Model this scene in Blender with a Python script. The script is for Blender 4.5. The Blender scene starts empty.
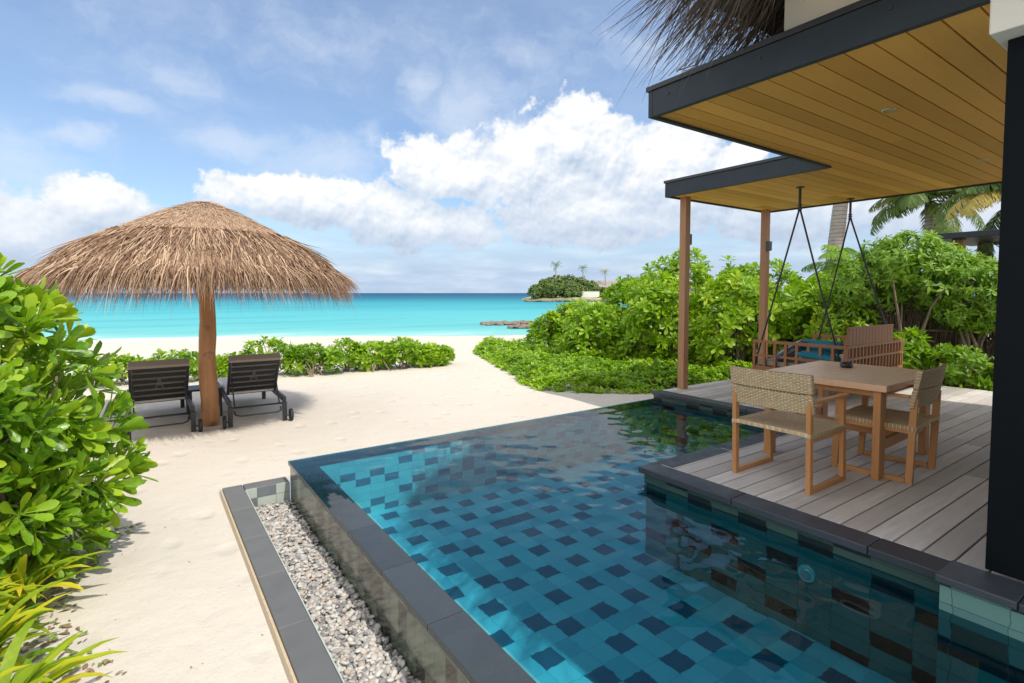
import bpy, bmesh, math, random
import numpy as np
from mathutils import Vector, Matrix
R = math.radians
PI = math.pi
random.seed(7); rng = np.random.default_rng(11)
sc = bpy.context.scene
COL = sc.collection

# ------------------------------------------------------------------ camera
cam_d = bpy.data.cameras.new('camera'); cam = bpy.data.objects.new('camera', cam_d); COL.objects.link(cam)
YAW = math.atan(367/527.); PITCH = math.atan(25/527.)
cam.location = (0, 0, 1.46)
cam.rotation_euler = (PI/2 - PITCH, 0, -YAW)
cam_d.sensor_width = 36; cam_d.lens = 527/1024*36
cam_d.shift_y = -23.5/1024
cam_d.clip_start = .05; cam_d.clip_end = 60000
sc.camera = cam

# ------------------------------------------------------------------ exposure / render
sc.view_settings.view_transform = 'Standard'; sc.view_settings.look = 'None'
sc.view_settings.gamma = 1; sc.view_settings.use_curve_mapping = False
sc.view_settings.exposure = 0.52
cy = sc.cycles
cy.use_denoising = True
try: cy.denoiser = 'OPENIMAGEDENOISE'
except Exception: pass
cy.max_bounces = 10; cy.diffuse_bounces = 4; cy.glossy_bounces = 4; cy.transmission_bounces = 6; cy.transparent_max_bounces = 12
cy.caustics_refractive = True; cy.caustics_reflective = False; cy.blur_glossy = .5
cy.sample_clamp_indirect = 8

# ------------------------------------------------------------------ sun
SHX, SHY = -.13, .70                       # ground shift of a shadow per metre of height
to_sun = Vector((-SHX, -SHY, 1)).normalized()
sun_d = bpy.data.lights.new('sun', 'SUN'); sun = bpy.data.objects.new('sun', sun_d); COL.objects.link(sun)
sun_d.energy = 2.5; sun_d.angle = R(.55); sun_d.color = (1, .94, .84)
sun.rotation_euler = to_sun.to_track_quat('Z', 'Y').to_euler()
sun.location = (0, 0, 30)
sun_d.cycles.is_caustics_light = True

# ------------------------------------------------------------------ world : nishita + clouds laid out by compass direction
class G:
    """tiny node-graph writer"""
    def __init__(s, tree): s.t = tree; s.n = tree.nodes; s.l = tree.links
    def node(s, typ, **kw):
        n = s.n.new(typ)
        for k, v in kw.items(): setattr(n, k, v)
        return n
    def set(s, sock, v):
        if isinstance(v, bpy.types.NodeSocket): s.l.new(v, sock)
        else:
            if sock.type == 'RGBA' and len(v) == 3: v = (*v, 1)
            sock.default_value = v
    def math(s, op, a, b=0., c=None, clamp=False):
        n = s.node('ShaderNodeMath', operation=op, use_clamp=clamp)
        s.set(n.inputs[0], a); s.set(n.inputs[1], b)
        if c is not None: s.set(n.inputs[2], c)
        return n.outputs[0]
    def vm(s, op, a, b=(0, 0, 0)):
        n = s.node('ShaderNodeVectorMath', operation=op)
        s.set(n.inputs[0], a); s.set(n.inputs[1], b)
        return n.outputs['Value'] if op in ('LENGTH', 'DOT_PRODUCT', 'DISTANCE') else n.outputs[0]
    def comb(s, x, y, z):
        n = s.node('ShaderNodeCombineXYZ')
        for i, v in enumerate((x, y, z)): s.set(n.inputs[i], v)
        return n.outputs[0]
    def sep(s, v):
        n = s.node('ShaderNodeSeparateXYZ'); s.set(n.inputs[0], v); return n.outputs
    def noise(s, vec, scale, detail=2., rough=.5, out='Fac', dist=0.):
        n = s.node('ShaderNodeTexNoise'); s.set(n.inputs['Vector'], vec)
        n.inputs['Scale'].default_value = scale; n.inputs['Detail'].default_value = detail
        n.inputs['Roughness'].default_value = rough; n.inputs['Distortion'].default_value = dist
        return n.outputs[out]
    def white(s, vec, out='Value'):
        n = s.node('ShaderNodeTexWhiteNoise'); s.set(n.inputs['Vector'], vec); return n.outputs[out]
    def mix(s, f, a, b, blend='MIX'):
        n = s.node('ShaderNodeMix', data_type='RGBA', blend_type=blend)
        s.set(n.inputs[0], f); s.set(n.inputs[6], a); s.set(n.inputs[7], b)
        return n.outputs[2]
    def ramp(s, f, stops, interp='LINEAR'):
        n = s.node('ShaderNodeValToRGB'); s.set(n.inputs[0], f)
        cr = n.color_ramp; cr.interpolation = interp
        while len(cr.elements) < len(stops): cr.elements.new(.5)
        for e, (p, c) in zip(cr.elements, stops):
            e.position = p; e.color = (*c, 1) if len(c) == 3 else c
        return n.outputs[0]
    def mr(s, v, a, b, c=0., d=1., kind='LINEAR'):
        n = s.node('ShaderNodeMapRange', interpolation_type=kind)
        s.set(n.inputs[0], v)
        for i, x in zip((1, 2, 3, 4), (a, b, c, d)): s.set(n.inputs[i], x)
        return n.outputs[0]
    def bump(s, h, strength=.5, dist=.01, normal=None):
        n = s.node('ShaderNodeBump'); s.set(n.inputs['Height'], h)
        n.inputs['Strength'].default_value = strength; n.inputs['Distance'].default_value = dist
        if normal is not None: s.set(n.inputs['Normal'], normal)
        return n.outputs[0]

w = bpy.data.worlds.new('World'); sc.world = w; w.use_nodes = True
w.cycles.sampling_method = 'MANUAL'; w.cycles.sample_map_resolution = 512
g = G(w.node_tree); g.n.clear()
SKY_S = .102
sky = g.node('ShaderNodeTexSky', sky_type='NISHITA', sun_disc=False)
sky.sun_elevation = math.asin(to_sun.z); sky.sun_rotation = math.atan2(to_sun.x, to_sun.y)
sky.air_density = 1.15; sky.dust_density = .35; sky.ozone_density = 1.6; sky.altitude = 0
D = g.node('ShaderNodeTexCoord').outputs['Generated']
dx, dy, dz = g.sep(D)
az = g.math('ARCTAN2', dx, dy)
el = g.math('ARCSINE', dz)
P = g.comb(az, el, 0.)
def pa(px, py):                            # compass bearing and height of a point of the sky seen from the terrace
    a = (px-512)/527.; return (YAW + math.atan(a), math.atan((293-py)/527./math.hypot(1, a)))
def field(blobs, Pv):
    out = None
    for (px, py, rx, ry, wt) in blobs:
        ca, ce = pa(px, py); k = 1/(1+((px-512)/527.)**2)
        d = g.vm('LENGTH', g.vm('MULTIPLY', g.vm('SUBTRACT', Pv, (ca, ce, 0)), (527/(rx*k), 527/(ry*math.sqrt(k)), 0)))
        v = g.math('MULTIPLY', g.math('SUBTRACT', 1., d), wt)
        out = v if out is None else g.math('MAXIMUM', out, v)
    return out
CUM = [(572,140,62,42,1.),(535,170,88,46,1.),(640,172,85,48,1.),(455,168,78,34,.9),(700,190,90,45,.9),(600,205,150,40,.85),
       (270,196,72,28,.9),(345,206,78,28,.85),(425,226,85,30,.85),(100,212,82,36,.85),(40,235,90,36,.85),(735,158,45,17,.75),
       (800,205,140,45,.8),(960,205,150,60,.75),(-150,200,200,60,.8),(1250,170,250,70,.8)]
WSP = [(470,115,60,40,.9),(425,90,22,22,.8),(505,135,40,30,.8),(120,105,60,16,.8),(80,138,50,14,.8),(240,142,70,22,.8),(320,165,80,28,.8),
       (375,145,14,20,.7),(520,62,40,14,.6),(10,165,110,50,.6),(180,80,80,20,.4),(640,60,120,30,.35),(300,40,200,30,.25)]
warp = g.vm('MULTIPLY', g.vm('SUBTRACT', g.noise(P, 9., 4., .6, 'Color'), (.5, .5, .5)), (.11, .075, 0))
Pw = g.vm('ADD', P, warp)
lump = g.noise(P, 16., 8., .62)
relA = g.noise(P, 9., 5., .55); relB = g.noise(g.vm('ADD', P, (-.008, .022, 0)), 9., 5., .55)
relC = g.noise(P, 30., 4., .55); relD = g.noise(g.vm('ADD', P, (-.003, .007, 0)), 30., 4., .55)
F = field(CUM, Pw)
dens = g.math('ADD', F, g.math('MULTIPLY', g.math('SUBTRACT', lump, .5), 1.3))
cov = g.mr(dens, .0, .19, 0., 1., 'SMOOTHSTEP')
relief = g.math('ADD', g.math('MULTIPLY', g.math('SUBTRACT', relA, relB), 2.1), g.math('MULTIPLY', g.math('SUBTRACT', relC, relD), 1.3))
# crests of the cumulus catch the sun, its base is grey
Pu = g.vm('ADD', Pw, (-.004, .04, 0))
F_u = field(CUM, Pu)
crest = g.mr(g.math('SUBTRACT', F, F_u), -.32, .62, 0., 1.)
lowgrey = g.mr(el, .045, .19, 0., 1.)
relief = g.math('MULTIPLY', relief, g.mr(el, .05, .22, .35, 1.))
lit = g.math('ADD', g.math('ADD', g.math('MULTIPLY', crest, .50), g.math('MULTIPLY', lowgrey, .40)), relief)
lit = g.math('ADD', lit, .10)
ccol = g.ramp(lit, [(0., (3.3, 4.0, 5.1)), (.30, (4.3, 5.0, 6.0)), (.58, (5.3, 5.8, 6.5)), (1., (7.2, 7.25, 7.3))])
# wisps
wn = g.noise(g.vm('MULTIPLY', Pw, (1., 1.6, 1.)), 11., 8., .65)
WF = field(WSP, Pw)
wcov = g.math('MULTIPLY', g.mr(g.math('ADD', WF, g.math('MULTIPLY', g.math('SUBTRACT', wn, .5), 1.6)), -.25, .95, 0., 1., 'SMOOTHSTEP'), .60)
# low stratus band and thin veil
bn = g.noise(g.vm('MULTIPLY', P, (1., 5., 1.)), 5., 6., .6)
band = g.math('MULTIPLY', g.mr(el, .015, .15, 1., 0., 'SMOOTHSTEP'), g.mr(bn, .25, .6, .85, 1.))
bcol = g.ramp(g.noise(g.vm('MULTIPLY', P, (1.4, 8., 1.)), 4.5, 6., .6), [(.3, (3.0, 3.9, 5.4)), (.5, (3.7, 4.6, 6.0)), (.68, (5.0, 5.7, 6.6))])
veil = g.math('MULTIPLY', g.mr(g.noise(g.vm('MULTIPLY', P, (1., 2.2, 1.)), 2.6, 6., .6), .25, .75, .14, .48), .9)
c0 = g.mix(1., sky.outputs[0], (.80, .96, 1.14), 'MULTIPLY')
c1 = g.mix(veil, c0, (4.2, 5.0, 6.2))
c2 = g.mix(wcov, c1, (5.3, 5.9, 6.8))
c3 = g.mix(band, c2, bcol)
c4 = g.mix(g.math('MULTIPLY', cov, g.mr(el, .0, .07, .35, 1.)), c3, ccol)
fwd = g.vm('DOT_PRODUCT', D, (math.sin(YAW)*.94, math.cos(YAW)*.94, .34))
oc = g.mr(g.noise(D, 2.6, 6., .6), .36, .52, 0., .92, 'SMOOTHSTEP')  # out-of-view clouds overhead and behind the camera, added as fill light
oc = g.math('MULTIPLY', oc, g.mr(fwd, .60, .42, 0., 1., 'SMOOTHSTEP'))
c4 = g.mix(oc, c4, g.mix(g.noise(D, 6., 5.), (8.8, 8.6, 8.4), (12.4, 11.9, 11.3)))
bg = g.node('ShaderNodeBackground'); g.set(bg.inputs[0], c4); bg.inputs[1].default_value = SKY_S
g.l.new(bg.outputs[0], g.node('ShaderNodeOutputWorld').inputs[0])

# ------------------------------------------------------------------ helpers
def new_mesh(name, verts, faces, mat=None, smooth=False, attr=None):
    me = bpy.data.meshes.new(name)
    verts = np.asarray(verts, dtype=np.float32)
    if isinstance(faces, np.ndarray):
        k = faces.shape[1]; nf = len(faces)
        me.vertices.add(len(verts)); me.vertices.foreach_set('co', verts.ravel())
        me.loops.add(nf*k); me.loops.foreach_set('vertex_index', faces.ravel().astype(np.int32))
        me.polygons.add(nf); me.polygons.foreach_set('loop_start', np.arange(0, nf*k, k, dtype=np.int32))
        me.update(calc_edges=True)
    else:
        me.from_pydata([tuple(map(float, v)) for v in verts], [], faces)
    if smooth: me.polygons.foreach_set('use_smooth', np.ones(len(me.polygons), dtype=bool))
    if attr is not None:
        a = me.attributes.new('rnd', 'FLOAT', 'POINT'); a.data.foreach_set('value', np.asarray(attr, dtype=np.float32))
    if mat: me.materials.append(mat)
    return me
def link(name, me, parent=None, loc=None):
    o = bpy.data.objects.new(name, me); COL.objects.link(o)
    if parent: o.parent = parent
    if loc is not None: o.location = loc
    return o
def tag(o, label=None, cat=None, group=None, kind=None):
    if label: o['label'] = label
    if cat: o['category'] = cat
    if group: o['group'] = group
    if kind: o['kind'] = kind
    return o
def empty(name, loc, rz=0., **kw):
    o = bpy.data.objects.new(name, None); COL.objects.link(o); o.location = loc; o.rotation_euler = (0, 0, rz)
    o.empty_display_size = .1
    tag(o, **kw); return o
def copy_tree(o, parent=None):
    c = o.copy(); COL.objects.link(c)
    if parent: c.parent = parent
    for ch in [x for x in bpy.data.objects if x.parent is o]: copy_tree(ch, c)
    return c

class MB:
    """collects shapes of ONE part"""
    def __init__(s): s.v = []; s.f = []
    def add(s, vs, fs):
        k = len(s.v); s.v += [tuple(v) for v in vs]; s.f += [tuple(i+k for i in f) for f in fs]; return s
    def box(s, x0, x1, y0, y1, z0, z1, M=None):
        vs = [Vector((x, y, z)) for z in (z0, z1) for y in (y0, y1) for x in (x0, x1)]
        if M: vs = [M @ v for v in vs]
        return s.add(vs, [(0, 2, 3, 1), (4, 5, 7, 6), (0, 1, 5, 4), (2, 6, 7, 3), (0, 4, 6, 2), (1, 3, 7, 5)])
    def bar(s, a, b, w, h, up=(0, 0, 1)):
        a = Vector(a); b = Vector(b); d = (b-a).normalized(); u = Vector(up)
        if abs(d.dot(u)) > .98: u = Vector((0, 1, 0))
        sd = d.cross(u).normalized(); u = sd.cross(d)
        vs = [p + sd*sx*w/2 + u*sz*h/2 for p in (a, b) for sx, sz in ((-1, -1), (1, -1), (1, 1), (-1, 1))]
        return s.add(vs, [(3, 2, 1, 0), (4, 5, 6, 7), (0, 1, 5, 4), (1, 2, 6, 5), (2, 3, 7, 6), (3, 0, 4, 7)])
    def tube(s, pts, rad, n=8, cap=True):
        pts = [Vector(p) for p in pts]; k = len(pts)
        rad = rad if isinstance(rad, (list, tuple)) else [rad]*k
        vs = []; prev = None
        for i, p in enumerate(pts):
            d = (pts[min(i+1, k-1)] - pts[max(i-1, 0)]).normalized()
            if prev is None:
                u = Vector((0, 0, 1)) if abs(d.z) < .9 else Vector((1, 0, 0)); u = (u - d*u.dot(d)).normalized()
            else: u = (prev - d*prev.dot(d)).normalized()
            prev = u; v = d.cross(u)
            vs += [p + (u*math.cos(t) + v*math.sin(t))*rad[i] for t in [2*PI*j/n for j in range(n)]]
        fs = [(i*n+j, i*n+(j+1) % n, (i+1)*n+(j+1) % n, (i+1)*n+j) for i in range(k-1) for j in range(n)]
        if cap: fs += [tuple(reversed(range(n))), tuple((k-1)*n+j for j in range(n))]
        return s.add(vs, fs)
    def lathe(s, prof, n=32, c=(0, 0, 0)):
        vs = [(c[0]+r*math.cos(2*PI*j/n), c[1]+r*math.sin(2*PI*j/n), c[2]+z) for r, z in prof for j in range(n)]
        fs = [(i*n+j, i*n+(j+1) % n, (i+1)*n+(j+1) % n, (i+1)*n+j) for i in range(len(prof)-1) for j in range(n)]
        return s.add(vs, fs)
    def poly(s, pts, z0, z1):
        n = len(pts); vs = [(x, y, z0) for x, y in pts] + [(x, y, z1) for x, y in pts]
        return s.add(vs, [tuple(reversed(range(n))), tuple(range(n, 2*n))] + [(i, (i+1) % n, n+(i+1) % n, n+i) for i in range(n)])
    def build(s, name, mat, parent=None, bevel=0., smooth=False, loc=None, seg=2):
        me = new_mesh(name, s.v, s.f, mat, smooth)
        bm = bmesh.new(); bm.from_mesh(me); bmesh.ops.recalc_face_normals(bm, faces=bm.faces); bm.to_mesh(me); bm.free()
        if smooth: me.polygons.foreach_set('use_smooth', [True]*len(me.polygons))
        o = link(name, me, parent, loc)
        if bevel:
            m = o.modifiers.new('bevel', 'BEVEL'); m.width = bevel; m.segments = seg; m.limit_method = 'ANGLE'; m.angle_limit = R(40)
        if smooth == 'edge':
            pass
        return o

MATS = {}
def mat(name, col=(.5, .5, .5), rough=.6, fn=None, spec=.5, metal=0., coat=0.):
    m = bpy.data.materials.new(name); m.use_nodes = True; MATS[name] = m
    g = G(m.node_tree); b = g.n['Principled BSDF']
    g.set(b.inputs['Base Color'], col); b.inputs['Roughness'].default_value = rough
    b.inputs['Specular IOR Level'].default_value = spec; b.inputs['Metallic'].default_value = metal
    if coat: b.inputs['Coat Weight'].default_value = coat; b.inputs['Coat Roughness'].default_value = .05
    if fn: fn(g, b)
    return m
def OC(g): return g.node('ShaderNodeTexCoord').outputs['Object']
def WC(g): return g.node('ShaderNodeNewGeometry').outputs['Position']
def rgb(r, gg, b): return tuple(((c/255.)/12.92 if c/255. <= .04045 else ((c/255.+.055)/1.055)**2.4) for c in (r, gg, b))
# ------------------------------------------------------------------ materials
def f_sand(g, b):
    p = WC(g)
    n1 = g.noise(p, .8, 5., .6); n2 = g.noise(p, 9., 6., .65); n3 = g.noise(p, 160., 3., .6); n4 = g.noise(p, 2.6, 3., .5)
    c = g.mix(n1, (.665, .61, .535), (.60, .545, .47))
    c = g.mix(g.mr(n2, .5, .8, 0., .35), c, (.60, .52, .41))
    sp = g.mr(g.noise(p, 70., 2., .5), .70, .76, 0., .55); c = g.mix(sp, c, (.40, .31, .22)); c = g.mix(g.mr(g.sep(p)[2], -1.2, -1.13, .6, 0.), c, (.42, .36, .28))
    g.set(b.inputs['Base Color'], c)
    vo = g.node('ShaderNodeTexVoronoi'); g.set(vo.inputs['Vector'], g.vm('MULTIPLY', p, (1., .72, 0))); vo.inputs['Scale'].default_value = 3.1
    fp = g.mr(vo.outputs['Distance'], .05, .30, -1., 0., 'SMOOTHSTEP')
    h = g.math('ADD', g.math('ADD', g.math('MULTIPLY', n2, .5), g.math('MULTIPLY', fp, .8)), g.math('ADD', g.math('MULTIPLY', n3, .12), g.math('MULTIPLY', n4, .8)))
    g.set(b.inputs['Normal'], g.bump(h, .55, .05))
m_sand = mat('sand', rough=.95, fn=f_sand, spec=.2)

def tile_fn(ax_u, ax_v, cu, cv, light, dark, rough, seed=0., pdark=.025, grout=(.10, .13, .12)):
    def fn(g, b):
        s = g.sep(g.vm('ADD', WC(g), g.vm('MULTIPLY', g.vm('SUBTRACT', g.noise(WC(g), 14., 2., .5, 'Color'), (.5, .5, .5)), (.035, .035, .012)) if seed in (1., 2., 3.) else (0, 0, 0)))
        u = g.math('DIVIDE', s[ax_u], cu); v = g.math('DIVIDE', s[ax_v], cv)
        i = g.math('FLOOR', u)
        v = g.math('ADD', v, g.math('FLOOR', g.math('MULTIPLY', g.white(g.comb(i, seed, 3.)), 1.7)))
        j = g.math('FLOOR', v)
        even = g.math('LESS_THAN', g.math('FLOORED_MODULO', j, 2.), .5)
        par = g.math('LESS_THAN', g.math('FLOORED_MODULO', g.math('ADD', i, g.math('FLOOR', g.math('DIVIDE', j, 2.))), 2.), .5)
        r = g.white(g.comb(i, j, seed)); r2 = g.white(g.comb(j, i, seed+5)); r3 = g.white(g.comb(j, i, seed+9))
        dk = g.math('MULTIPLY', g.math('MULTIPLY', even, par), g.math('LESS_THAN', r, .93))
        dk = g.math('MAXIMUM', dk, g.math('LESS_THAN', r2, pdark))
        n = g.noise(WC(g), 14., 5., .6)
        L = g.mix(r3, light[0], light[1]); L = g.mix(g.math('MULTIPLY', g.math('GREATER_THAN', r, .72), .7), L, light[2])
        L = g.mix(g.math('MULTIPLY', n, .5), L, light[3])
        c = g.mix(dk, L, g.mix(n, dark, tuple(x*1.7 for x in dark)))
        fu = g.math('ABSOLUTE', g.math('SUBTRACT', g.math('FRACT', u), .5)); fv = g.math('ABSOLUTE', g.math('SUBTRACT', g.math('FRACT', v), .5))
        gr = g.math('MAXIMUM', g.math('GREATER_THAN', fu, .5-.0018/cu), g.math('GREATER_THAN', fv, .5-.0018/cv))
        c = g.mix(gr, c, grout)
        g.set(b.inputs['Base Color'], c)
        g.set(b.inputs['Normal'], g.bump(g.math('SUBTRACT', g.math('MULTIPLY', n, .3), gr), .4, .004))
    return fn
LT = ((.40, .58, .60), (.27, .47, .52), (.11, .34, .41), (.50, .64, .61)); DK = (.045, .080, .115)
m_floor = mat('pool_floor_tile', rough=.35, fn=tile_fn(0, 1, .155, .155, LT, DK, .3, 1., .004, (.20, .38, .42)))
m_wallx = mat('pool_wall_tile_far', rough=.35, fn=tile_fn(0, 2, .15, .075, ((.52, .68, .66), (.42, .60, .60), (.30, .50, .54), (.60, .72, .66)), (.09, .14, .18), .3, 2., .01, (.32, .48, .48)))
m_skirt = mat('dark_green_tile', rough=.3, fn=tile_fn(1, 2, .21, .085, ((.045, .085, .07), (.035, .07, .06), (.02, .05, .045), (.07, .11, .09)), (.006, .009, .010), .3, 3., .03, (.03, .05, .045)))
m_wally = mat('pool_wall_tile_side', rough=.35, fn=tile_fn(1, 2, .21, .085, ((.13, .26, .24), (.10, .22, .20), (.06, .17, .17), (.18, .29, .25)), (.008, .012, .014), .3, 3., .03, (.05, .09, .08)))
GL = ((.13, .155, .11), (.09, .115, .085), (.19, .215, .15), (.07, .085, .06))
m_outer = mat('wet_green_tile', rough=.2, fn=tile_fn(1, 2, .11, .20, GL, (.03, .03, .022), .1, 4., .10, (.07, .09, .07)), coat=.25)
m_chan = mat('channel_tile', rough=.5, fn=tile_fn(0, 2, .16, .14, ((.45, .50, .46),)*4, (.12, .14, .15), .4, 7.))

def f_granite(base, k=1.):
    def fn(g, b):
        p = WC(g); a = g.node('ShaderNodeAttribute', attribute_name='rnd').outputs['Fac']
        n = g.noise(p, 220., 3., .7); n2 = g.noise(p, 6., 5., .6)
        c = g.mix(a, tuple(x*.75 for x in base), tuple(x*1.35 for x in base))
        c = g.mix(g.mr(n, .62, .75, 0., .45), c, tuple(min(1, x*3) for x in base)); c = g.mix(g.math('MULTIPLY', n2, .4), c, tuple(x*1.7 for x in base))
        g.set(b.inputs['Base Color'], c); g.set(b.inputs['Roughness'], g.mr(n2, .3, .7, .28*k, .55*k))
        g.set(b.inputs['Normal'], g.bump(n, .25, .002))
    return fn
m_gran = mat('dark_granite', fn=f_granite((.035, .040, .050)))
m_cop = mat('wet_granite', fn=f_granite((.042, .050, .054), .6))
m_granl = mat('grey_granite', fn=f_granite((.115, .118, .12), 1.4))

def wood_fn(c0, c1, axis, stretch=16., rough=.6, grey=None, bumpk=.3, scale=1., vary=.75):
    def fn(g, b):
        p = OC(g); a = g.node('ShaderNodeAttribute', attribute_name='rnd').outputs['Fac']
        sx = [stretch*scale]*3; sx[axis] = 1.1*scale
        off = g.comb(g.math('MULTIPLY', a, 37.), g.math('MULTIPLY', a, 11.), g.math('MULTIPLY', a, 23.))
        q = g.vm('MULTIPLY', g.vm('ADD', p, off), tuple(sx))
        n = g.noise(q, 1.6, 6., .65, dist=.6); nf = g.noise(q, 9., 3., .6)
        c = g.mix(g.mr(n, .25, .75), c0, c1)
        c = g.mix(g.mr(a, 0., 1., 0., vary), c, tuple(x*.52 for x in c1))
        c = g.mix(g.math('MULTIPLY', nf, .35), c, tuple(x*.55 for x in c0))
        if grey is not None:
            st = g.mr(g.noise(p, 2.2, 5., .6), .5, .7, 0., .55); c = g.mix(st, c, grey)
        g.set(b.inputs['Base Color'], c); b.inputs['Roughness'].default_value = rough
        g.set(b.inputs['Normal'], g.bump(g.math('ADD', n, g.math('MULTIPLY', nf, .5)), bumpk, .004))
    return fn
m_deck = mat('weathered_deck_wood', fn=wood_fn((.88, .83, .77), (.54, .49, .44), 0, 22, .6, (.44, .38, .33), .6, 1., .85))
m_ceil = mat('cedar_ceiling', fn=wood_fn((1., .60, .16), (1., .48, .085), 0, 10, .5, None, .08, 1., .85), spec=.2)
m_postw = mat('post_wood', fn=wood_fn((.40, .215, .10), (.30, .15, .065), 2, 14, .5))
m_teak_x = mat('teak_x', fn=wood_fn((.62, .31, .12), (.48, .21, .07), 0, 14, .42, None, .15))
m_teak_y = mat('teak_y', fn=wood_fn((.62, .31, .12), (.48, .21, .07), 1, 14, .42, None, .15))
m_teak_z = mat('teak_z', fn=wood_fn((.62, .31, .12), (.48, .21, .07), 2, 14, .42, None, .15))
m_top = mat('table_top_wood', fn=wood_fn((.88, .58, .38), (.78, .47, .28), 0, 10, .28, (.86, .64, .50), .06, 1., .4), spec=.3)
m_redw = mat('swing_wood', fn=wood_fn((.34, .145, .055), (.25, .095, .035), 2, 14, .5))
def f_black(g, b):
    n = g.noise(WC(g), 5., 6., .65); g.set(b.inputs['Base Color'], g.mix(n, (.003, .005, .007), (.008, .011, .014)))
    g.set(b.inputs['Roughness'], g.mr(n, .3, .7, .35, .6))
m_black = mat('black_stained_timber', fn=f_black, spec=.06)
def f_fas(g, b):
    n = g.noise(WC(g), 5., 6., .65); g.set(b.inputs['Base Color'], g.mix(n, (.016, .024, .033), (.034, .046, .060)))
m_fascia = mat('dark_fascia_paint', rough=.5, fn=f_fas, spec=.3)
def f_white(g, b):
    n = g.noise(WC(g), 8., 8., .7); n2 = g.noise(WC(g), 1.2, 4., .6)
    g.set(b.inputs['Base Color'], g.mix(g.math('MULTIPLY', n2, .5), (.78, .77, .72), (.64, .63, .58))); g.set(b.inputs['Normal'], g.bump(n, .4, .01))
m_white = mat('white_plaster', rough=.85, fn=f_white)
m_metal = mat('brushed_metal', (.6, .6, .58), .35, metal=.9)
m_darkmetal = mat('dark_metal', (.03, .033, .036), .4, spec=.5)
m_glass = mat('door_glass', (.6, .8, .78), .02); m_glass.node_tree.nodes['Principled BSDF'].inputs['Transmission Weight'].default_value = .85
def f_bead(g, b): g.set(b.inputs['Base Color'], g.mix(g.noise(WC(g), 30., 4.), (.62, .50, .34), (.45, .35, .23)))
m_bead = mat('beige_edge_board', rough=.8, fn=f_bead)

# water
def f_water(g, b):
    t = g.node('ShaderNodeBsdfTransparent'); g.set(t.inputs[0], (.27, .78, .91)); gl = g.node('ShaderNodeBsdfGlossy'); gl.inputs['Roughness'].default_value = .0
    fr = g.node('ShaderNodeFresnel'); fr.inputs[0].default_value = 1.333; m = g.node('ShaderNodeMixShader')
    g.l.new(fr.outputs[0], m.inputs[0]); g.l.new(t.outputs[0], m.inputs[1]); g.l.new(gl.outputs[0], m.inputs[2])
    g.l.new(m.outputs[0], [n for n in g.n if n.type == 'OUTPUT_MATERIAL'][0].inputs[0])
m_water = mat('pool_water', fn=f_water)
def f_sea(g, b):
    s = g.sep(WC(g)); p = WC(g)
    wob = g.math('MULTIPLY', g.math('SUBTRACT', g.noise(g.vm('MULTIPLY', p, (.012, .03, 0)), 1., 4., .6), .5), 60.)
    d = g.math('ADD', g.math('ADD', g.math('MULTIPLY', s[1], .86), g.math('MULTIPLY', s[0], .5)), wob)
    t = g.math('LOGARITHM', g.math('MAXIMUM', g.math('SUBTRACT', d, 20.), 1.), 10.)
    c = g.ramp(g.math('DIVIDE', t, 4.), [(.262, (.62, .74, .68)), (.285, (.26, .56, .54)), (.315, (.15, .50, .50)), (.43, (.085, .43, .48)), (.53, (.035, .30, .38)), (.60, (.012, .15, .25)), (.70, (.008, .08, .17)), (1., (.01, .07, .13))])
    q = g.vm('MULTIPLY', p, (.9, 2.2, 1.)); n = g.noise(q, .35, 6., .7)
    pt = g.mr(g.noise(g.vm('MULTIPLY', p, (.012, .075, 0)), 1., 5., .65), .50, .64, 0., .6)
    c = g.mix(pt, c, g.mix(.5, c, (.015, .22, .30)))
    g.set(b.inputs['Base Color'], c); b.inputs['Roughness'].default_value = 1.; b.inputs['Specular IOR Level'].default_value = 0.
    nb = g.bump(n, .5, .35); g.set(b.inputs['Normal'], nb)
    gl = g.node('ShaderNodeBsdfGlossy'); gl.inputs['Roughness'].default_value = .25; g.set(gl.inputs['Normal'], nb)
    m = g.node('ShaderNodeMixShader'); g.set(m.inputs[0], g.mr(n, .3, .75, .04, .20)); g.l.new(b.outputs[0], m.inputs[1]); g.l.new(gl.outputs[0], m.inputs[2])
    g.l.new(m.outputs[0], [q_ for q_ in g.n if q_.type == 'OUTPUT_MATERIAL'][0].inputs[0])
m_sea = mat('sea_water', fn=f_sea)

# ------------------------------------------------------------------ ground, sea
SEA_Z = -1.2
P1 = np.array([-1.1, 35.6]); P2 = np.array([17.5, 29.0]); dirv = (P2-P1)/np.linalg.norm(P2-P1); nrm = np.array([-dirv[1], dirv[0]])
def hnoise(x, y):
    return (np.sin(x*1.7+y*.6)*np.cos(y*1.3-x*.4)*.5 + np.sin(x*3.9-y*2.3+1.)*.25 + np.sin(x*7.3+2.)*np.sin(y*6.7)*.16)
def ground_h(x, y):
    x = np.asarray(x, float); y = np.asarray(y, float)
    s = -((x-P1[0])*nrm[0] + (y-P1[1])*nrm[1]) + 1.2*np.sin(x*.25)            # metres inland of the waterline
    t = np.clip(s/22., -2., 1.)
    h = np.where(s > 0, SEA_Z + (-.36-SEA_Z)*np.sin(np.clip(t, 0, 1)*PI/2), SEA_Z + s*.05)
    h = np.maximum(h, -5.)
    amp = np.where((s > 0), .022, 0.)
    near = np.clip((np.hypot(x-.8, y-2)-1)/3, .25, 1)
    return h + amp*hnoise(x, y)*near
xs = np.concatenate([[-120, -80, -50, -35, -25, -18], np.arange(-14, -3, .5), np.arange(-3, .5, .07), [.505], [.52], np.arange(.6, 9.8, .2), np.arange(10, 30, .6), [32, 36, 42, 50, 65, 90, 130, 200]])
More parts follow.
